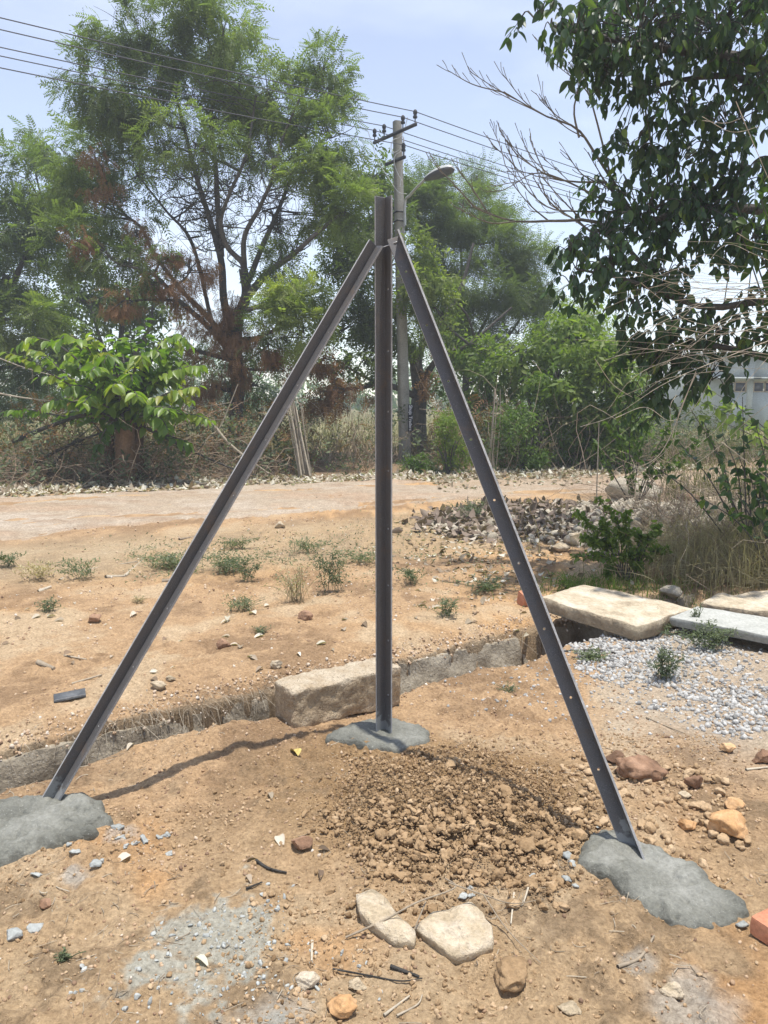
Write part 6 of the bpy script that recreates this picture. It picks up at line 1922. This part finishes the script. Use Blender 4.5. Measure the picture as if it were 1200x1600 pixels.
# fallen branches round the stump
FB = [([(20, 690), (80, 665), (150, 605 + 40), (190, 660)], .045, 'dark dead bough reaching left from the stump'), ([(0, 755), (60, 720), (120, 690), (185, 668)], .04, 'dark dead bough sloping to the ground left of the stump'),
      ([(60, 760), (105, 700), (140, 670)], .025, 'thin dead branch propped left of the stump'), ([(230, 670), (290, 700), (370, 735), (400, 742)], .03, 'long dead branch sloping right from the stump'), ([(330, 660), (355, 690), (385, 715), (420, 740)], .035, 'pale bent fallen branch right of the stump'),
      ([(310, 700), (330, 680), (345, 665), (372, 600)], .018, 'pale forked twig right of the stump'), ([(0, 615), (40, 622), (100, 628), (125, 625)], .02, 'pale horizontal dead branch at the left edge'), ([(0, 560), (40, 575), (95, 590)], .012, 'thin pale dead branch high at the left edge')]
for i, (pts, r_, lb_) in enumerate(FB):
    a = Acc()
    Yf = YS - .3 + .1 * i
    path = add_tube(a, [P(px, py, Yf) for px, py in pts], r_, r_ * .4, 16, 6, .2 if i in (0, 1, 2, 3) else .8)
    for k_ in (6, 9, 11, 13):
        d = RNG.normal(size=3) * .5 + np.array([-.3 if pts[-1][0] > pts[0][0] else .3, 0, .1]); d /= np.linalg.norm(d)
        l = random.uniform(.3, .7)
        add_tube(a, [path[k_], path[k_] + d * l * .5 + RNG.normal(size=3) * .05, path[k_] + d * l + np.array([0, 0, -.1])], r_ * .35, .003, 8, 4, .4)
    tag(a.build('fallen_branch', 'bark' if i in (0, 1, 2, 3) else 'pale_bark', smooth=True), lb_, 'branch')
a = Acc()
N = 260
x = RNG.normal(-4.6, 1.4, N); y = RNG.normal(14.2, .4, N)
tangle(a, np.c_[x, y, np.abs(RNG.normal(size=N)) * .35], RNG.uniform(.5, 1.6, N), RNG.uniform(.004, .011, N), np.clip(RNG.normal(.45, .25, N), 0, 1), up=.35, bend=.7, K=8, sides=4)
tag(a.build('brushwood', 'dry_twig'), 'heap of dry brushwood lying around the stump', 'brushwood', kind='stuff')

# bundle of canes leaning by the neem
Yc = 13.95
bun = empty('cane_bundle', gp(P(475, 742, Yc)[0], Yc), 'leaning bundle of grey brown canes behind the left strut', 'cane bundle')
for i in range(13):
    a = Acc()
    u_ = i / 12
    pb_ = P(468 + 18 * u_, 742 + random.uniform(-2, 2), Yc + random.uniform(-.15, .15))
    pt_ = P(448 + 18 * u_ + random.uniform(-4, 4), 628 + random.uniform(-10, 12), Yc + .4 + random.uniform(-.1, .1))
    add_tube(a, [pb_, (pb_ + pt_) / 2 + RNG.normal(size=3) * .015, pt_], .019, .014, 10, 6, random.uniform(.15, .8))
    a.build('cane', 'pale_bark', bun, smooth=True)
# second thin bundle right of the post
bun = empty('cane_bundle', gp(P(768, 735, 15.1)[0], 15.1), 'thin upright bundle of dry stalks beside the right strut', 'cane bundle')
for i in range(6):
    a = Acc()
    pb_ = P(762 + 2.5 * i, 738, 15.1 + random.uniform(-.1, .1)); pt_ = P(770 + 1.6 * i + random.uniform(-4, 4), 628 + random.uniform(-25, 12), 15.2)
    add_tube(a, [pb_, (pb_ + pt_) / 2 + RNG.normal(size=3) * .03, pt_], .014, .008, 10, 5, random.uniform(.2, .8))
    a.build('cane', 'pale_bark', bun, smooth=True)

# ------------------------------------------------------------------ utility pole, lamp, wires
YP = 18.1
pbz = gp(P(633, 720, YP)[0], YP)
pt = P(620.5, 190, YP)
pole = empty('utility_pole', pbz, 'tall grey concrete utility pole behind the upright post', 'utility pole')
def taper_box(acc, p0, p1, w0, w1, yaw, ch=.03, tint=.5, n=16):
    ax = np.array(p1) - np.array(p0)
    A = np.array([math.cos(yaw), math.sin(yaw), 0]); B = np.array([-math.sin(yaw), math.cos(yaw), 0])
    V = []
    for i in range(n + 1):
        u_ = i / n; w_ = (w0 + (w1 - w0) * u_) / 2; c = np.array(p0) + ax * u_
        k_ = w_ - ch
        for sx, sy in ((-k_, -w_), (k_, -w_), (w_, -k_), (w_, k_), (k_, w_), (-k_, w_), (-w_, k_), (-w_, -k_)):
            V.append(c + A * sx + B * sy)
    F = [(i * 8 + j, i * 8 + (j + 1) % 8, i * 8 + 8 + (j + 1) % 8, i * 8 + 8 + j) for i in range(n) for j in range(8)]
    acc.add(V, F, tint)
    acc.add(V[-8:], [tuple(range(8))], tint)
a = Acc(); taper_box(a, pbz, pt, .235, .17, R(24)); a.build('shaft', 'pole_concrete', pole)
LD = np.array([.80, .60, 0]); LD /= np.linalg.norm(LD)         # the line runs this way
CA = np.array([.60, -.80, 0]); CA /= np.linalg.norm(CA)        # cross-arms stand across it
def yz(px, py, Y): return P(px, py, Y)
front = -.13 * LD
def arm(name, zc, half0, half1, pins, w=.06):
    c = pbz + (pt - pbz) * ((zc - pbz[2]) / (pt[2] - pbz[2]))
    p0, p1 = c + CA * half0 + front, c + CA * half1 + front
    acc = Acc(); mid = (p0 + p1) / 2
    rot = np.stack([CA, np.cross([0, 0, 1], CA), [0, 0, 1]], -1)
    v, f = box(mid, (abs(half1 - half0), .05, .06), rot); acc.add(v, f)
    o = acc.build(name, 'dark_metal', pole)
    tops = []
    for s_ in pins:
        q = c + CA * s_ + front + np.array([0, 0, .03])
        v, f = lathe([(.012, 0), (.012, .10), (.045, .10), (.05, .13), (.03, .16), (.045, .19), (.045, .24), (.02, .27), (.001, .275)], 12)
        i_ = Acc().add(v + q, f).build('insulator', 'dark_metal', pole, smooth=True)
        tops.append(q + np.array([0, 0, .23]))
    return tops
z1 = P(622, 212, YP)[2]; z2 = P(630, 254, YP)[2]
t1 = arm('cross_arm', z1, -.72, .82, (-.68, -.32, .36, .78))
t2 = arm('cross_arm', z2, -.3, .42, (.36,))
for zz_ in (P(0, 332, YP)[2], P(0, 346, YP)[2]):
    c = pbz + (pt - pbz) * ((zz_ - pbz[2]) / (pt[2] - pbz[2]))
    a = Acc(); v, f = box(c, (.215, .215, .03), rotz(R(24))); a.add(v, f); a.build('strap', 'dark_metal', pole)
WL = ['topmost overhead wire above the treetops', 'second overhead wire from the top', 'third overhead wire from the top', 'fourth overhead wire from the top', 'lowest overhead wire above the trees']
allt = [t1[3], t1[2], t1[1], t1[0], t2[0]]
for i, q in enumerate(allt):
    a = Acc()
    def span(L, sgn, sag):
        u_ = np.linspace(0, 1, 40)
        p = q[None] + sgn * LD[None] * (L * u_)[:, None]
        p[:, 2] -= sag * 4 * u_ * (1 - u_)
        return p
    A_ = span(32, -1, .45)[::-1]; B_ = span(34, 1, .5)[1:]
    pth = np.vstack([A_, B_])
    v, f = tubes(pth[None], np.full((1, len(pth)), .0095), 5)
    a.add(v, f)
    tag(a.build('overhead_wire', 'wire_dark'), WL[i], 'wire', 'overhead wires')
# pale service cables looped on the pole
a = Acc()
cz = lambda px, py, dy=-.25: P(px, py, YP + dy)
add_tube(a, [cz(637, 183), cz(632, 202), cz(625, 214), cz(614, 219), cz(611, 230), cz(616, 238), cz(625, 232), cz(631, 218)], .008, .008, 40, 5)
add_tube(a, [cz(629, 212), cz(631, 225), cz(627, 236), cz(618, 242), cz(616, 255), cz(621, 270), cz(628, 282)], .008, .008, 30, 5)
add_tube(a, [cz(631, 214), cz(632, 240), cz(628, 262), cz(625, 292)], .007, .007, 24, 5)
add_tube(a, [cz(575, 205), cz(590, 250), cz(605, 275), cz(616, 292), cz(624, 301), cz(636, 303)], .007, .007, 30, 5)
tag(a.build('service_cable', 'cable_white', pole), 'pale service cables looped round the pole head')
# street lamp bracketed to the pole
lb0 = P(632.5, 352, YP - .16); lb1 = P(633, 315, YP - .16)
lamp = empty('street_lamp', lb0, 'grey street lamp on a bent arm from the pole', 'street lamp')
a = Acc(); add_tube(a, [lb0, lb1, P(640, 306, YP - .3), P(650, 294, YP - .5), P(667, 277, YP - .8)], .032, .026, 24, 8); a.build('arm', 'lamp_grey', lamp, smooth=True)
h0, h1 = P(664, 281, YP - .75), P(708, 263, YP - 1.25)
ax = h1 - h0; Lh = np.linalg.norm(ax); ax /= Lh
sd = norm(np.cross(ax, [0, 0, 1])); upv = np.cross(sd, ax)
rl = R(12)
sd, upv = sd * math.cos(rl) + upv * math.sin(rl), upv * math.cos(rl) - sd * math.sin(rl)
us = np.linspace(0, 1, 15)
V1, V2 = [], []
na = 12
wid = .175 * np.clip(np.sin(np.pi * (.12 + .80 * us)) ** .55, .05, 1) * (.55 + .55 * us ** .7); wid[0] = .045; wid[-1] = .06
for i, u_ in enumerate(us):
    for j in range(na + 1):
        t_ = math.pi * j / na
        V1.append(h0 + ax * Lh * u_ + sd * math.cos(t_) * wid[i] + upv * math.sin(t_) * wid[i] * .75)
    for j in range(na + 1):
        t_ = math.pi * j / na
        V2.append(h0 + ax * Lh * u_ + sd * math.cos(t_) * wid[i] * .93 - upv * (math.sin(t_) * wid[i] * .42 - .004))
F = [(i * (na + 1) + j, i * (na + 1) + j + 1, (i + 1) * (na + 1) + j + 1, (i + 1) * (na + 1) + j) for i in range(14) for j in range(na)]
hd = Acc().add(V1, F); 
hd.add(np.array(V1[-(na + 1):]), [tuple(range(na + 1))]); hd.add(np.array(V1[:na + 1]), [tuple(range(na + 1))])
hdo = hd.build('lamp_head', 'lamp_grey', lamp, smooth=True)
hdo['_o'] = list(lamp['_o'])
Acc().add(V2, F).build('lens', 'lamp_lens', hdo, smooth=True)
# small black sign strapped to the pole, lettering running down
sc0 = P(641.3, 653, YP - .22)
sgn = empty('pole_sign', sc0, 'narrow black vertical sign with white lettering on the utility pole', 'sign')
rs = rotz(R(8))
v, f = box(sc0, (.105, .012, .62), rs); Acc().add(v, f).build('board', 'sign_black', sgn)
fc = bpy.data.curves.new('lettering', 'FONT'); fc.body = 'Shuja Traders'; fc.size = .105; fc.align_x = 'CENTER'; fc.align_y = 'CENTER'; fc.extrude = .001; fc.offset = .0015
tmp_ = bpy.data.objects.new('tmp', fc); COL.objects.link(tmp_); dg_ = bpy.context.evaluated_depsgraph_get()
lm_ = bpy.data.meshes.new_from_object(tmp_.evaluated_get(dg_)); bpy.data.objects.remove(tmp_)
lm_.materials.clear(); lm_.materials.append(MAT['sign_white'])
fo = bpy.data.objects.new('lettering', lm_); COL.objects.link(fo); fo.parent = sgn
fo.matrix_local = Matrix.Translation(Vector(rs @ np.array([0, -.009, 0]))) @ Matrix.Rotation(R(8), 4, 'Z') @ Matrix.Rotation(R(90), 4, 'X') @ Matrix.Rotation(R(-90), 4, 'Z')

# ------------------------------------------------------------------ white building far right
YBd = 36.0
bz = empty('white_building', (P(1075, 640, YBd)[0], YBd, 0), 'low white building with flat roof seen through the twigs at right', 'building')
def bpart(name, mat, boxes, parent=bz):
    a = Acc()
    for c, s_ in boxes:
        v, f = box(c, s_); a.add(v, f)
    o = a.build(name, mat, parent); o['_o'] = list(bz['_o']); return o
xl = P(1085, 600, YBd)[0]; zr = P(1140, 556, YBd)[2]
Wd = 13.0
wx = P(1149, 600, YBd)[0]; wz0, wz1 = P(1149, 613, YBd)[2], P(1149, 596, YBd)[2]
ww = .55
wx2 = P(1196, 600, YBd)[0]
# wall with real window openings
segs = [xl, wx - ww, wx + ww, wx2 - ww, wx2 + ww, xl + Wd]
bx_ = []
for i in range(5):
    x0, x1 = segs[i], segs[i + 1]
    if i in (1, 3):
        bx_ += [(((x0 + x1) / 2, YBd + .12, wz0 / 2 - .1), (x1 - x0, .24, wz0 + .2)), (((x0 + x1) / 2, YBd + .12, (wz1 + zr) / 2), (x1 - x0, .24, zr - wz1))]
    else:
        bx_.append((((x0 + x1) / 2, YBd + .12, zr / 2 - .1), (x1 - x0, .24, zr + .2)))
bx_.append(((xl + .12, YBd + 4.25, zr / 2 - .1), (.24, 8.0, zr + .2)))
bpart('wall', 'plaster', bx_)
bpart('roof', 'plaster', [((xl + Wd / 2, YBd + 4, zr + .08), (Wd + .5, 8.8, .16))])
bpart('sunshade', 'plaster', [((wx - .2, YBd - .25, wz1 + .14), (2.3, .5, .09))])
bpart('sunshade', 'plaster', [((wx2, YBd - .25, wz1 + .14), (1.6, .5, .09))])
for wx_ in (wx, wx2):
    wo = bpart('window', 'pale_stone', [((wx_ - ww + .03, YBd + .06, (wz0 + wz1) / 2), (.06, .08, wz1 - wz0)), ((wx_ + ww - .03, YBd + .06, (wz0 + wz1) / 2), (.06, .08, wz1 - wz0)), ((wx_, YBd + .06, (wz0 + wz1) / 2), (.05, .08, wz1 - wz0)), ((wx_, YBd + .06, wz0 + .03), (ww * 2 - .12, .08, .06)), ((wx_, YBd + .06, wz1 - .03), (ww * 2 - .12, .08, .06))])
    for s_ in (-1, 1): bpart('pane', 'window_dark', [((wx_ + s_ * ww * .5, YBd + .10, (wz0 + wz1) / 2), (ww - .1, .02, wz1 - wz0 - .12))], wo)

# far wood on the skyline behind the field
a = Acc()
tv, tf = TWG[1]
for k_ in range(60):
    yy = random.uniform(75, 110); xx = random.uniform(-.75, .85) * yy
    r_ = random.uniform(2, 4.5)
    n = 60
    p, d = ell_points(n, (xx, yy, r_ * .75), (r_ * 1.3, r_, r_ * .8), 3)
    a.inst(tv, tf, p, frames(clump_dir(d, .2), .5, (0, 0, 1)), RNG.uniform(1.0, 1.8, len(p)), np.clip(RNG.normal(.4, .2, len(p)), 0, 1))
tag(a.build('far_wood', 'bush_leaf'), 'far line of trees on the skyline behind the field', 'wood', kind='stuff')

# ------------------------------------------------------------------ thin haze volume, added to imitate lens veil
hm, nt, out = newmat('veil_haze')
pv = nt.nodes.new('ShaderNodeVolumePrincipled')
pv.inputs['Color'].default_value = (.90, .95, 1.0, 1)
pv.inputs['Density'].default_value = 0.0032
pv.inputs['Anisotropy'].default_value = 0.2
nt.links.new(pv.outputs[0], out.inputs['Volume'])
v, f = box((0, 60, 7.0), (300, 180, 17.0))
hzo = Acc().add(v, f).build('haze', 'veil_haze')
tag(hzo, 'thin pale haze volume added to imitate lens veil', 'haze', kind='stuff')

for o in bpy.data.objects:
    if '_o' in o: del o['_o']
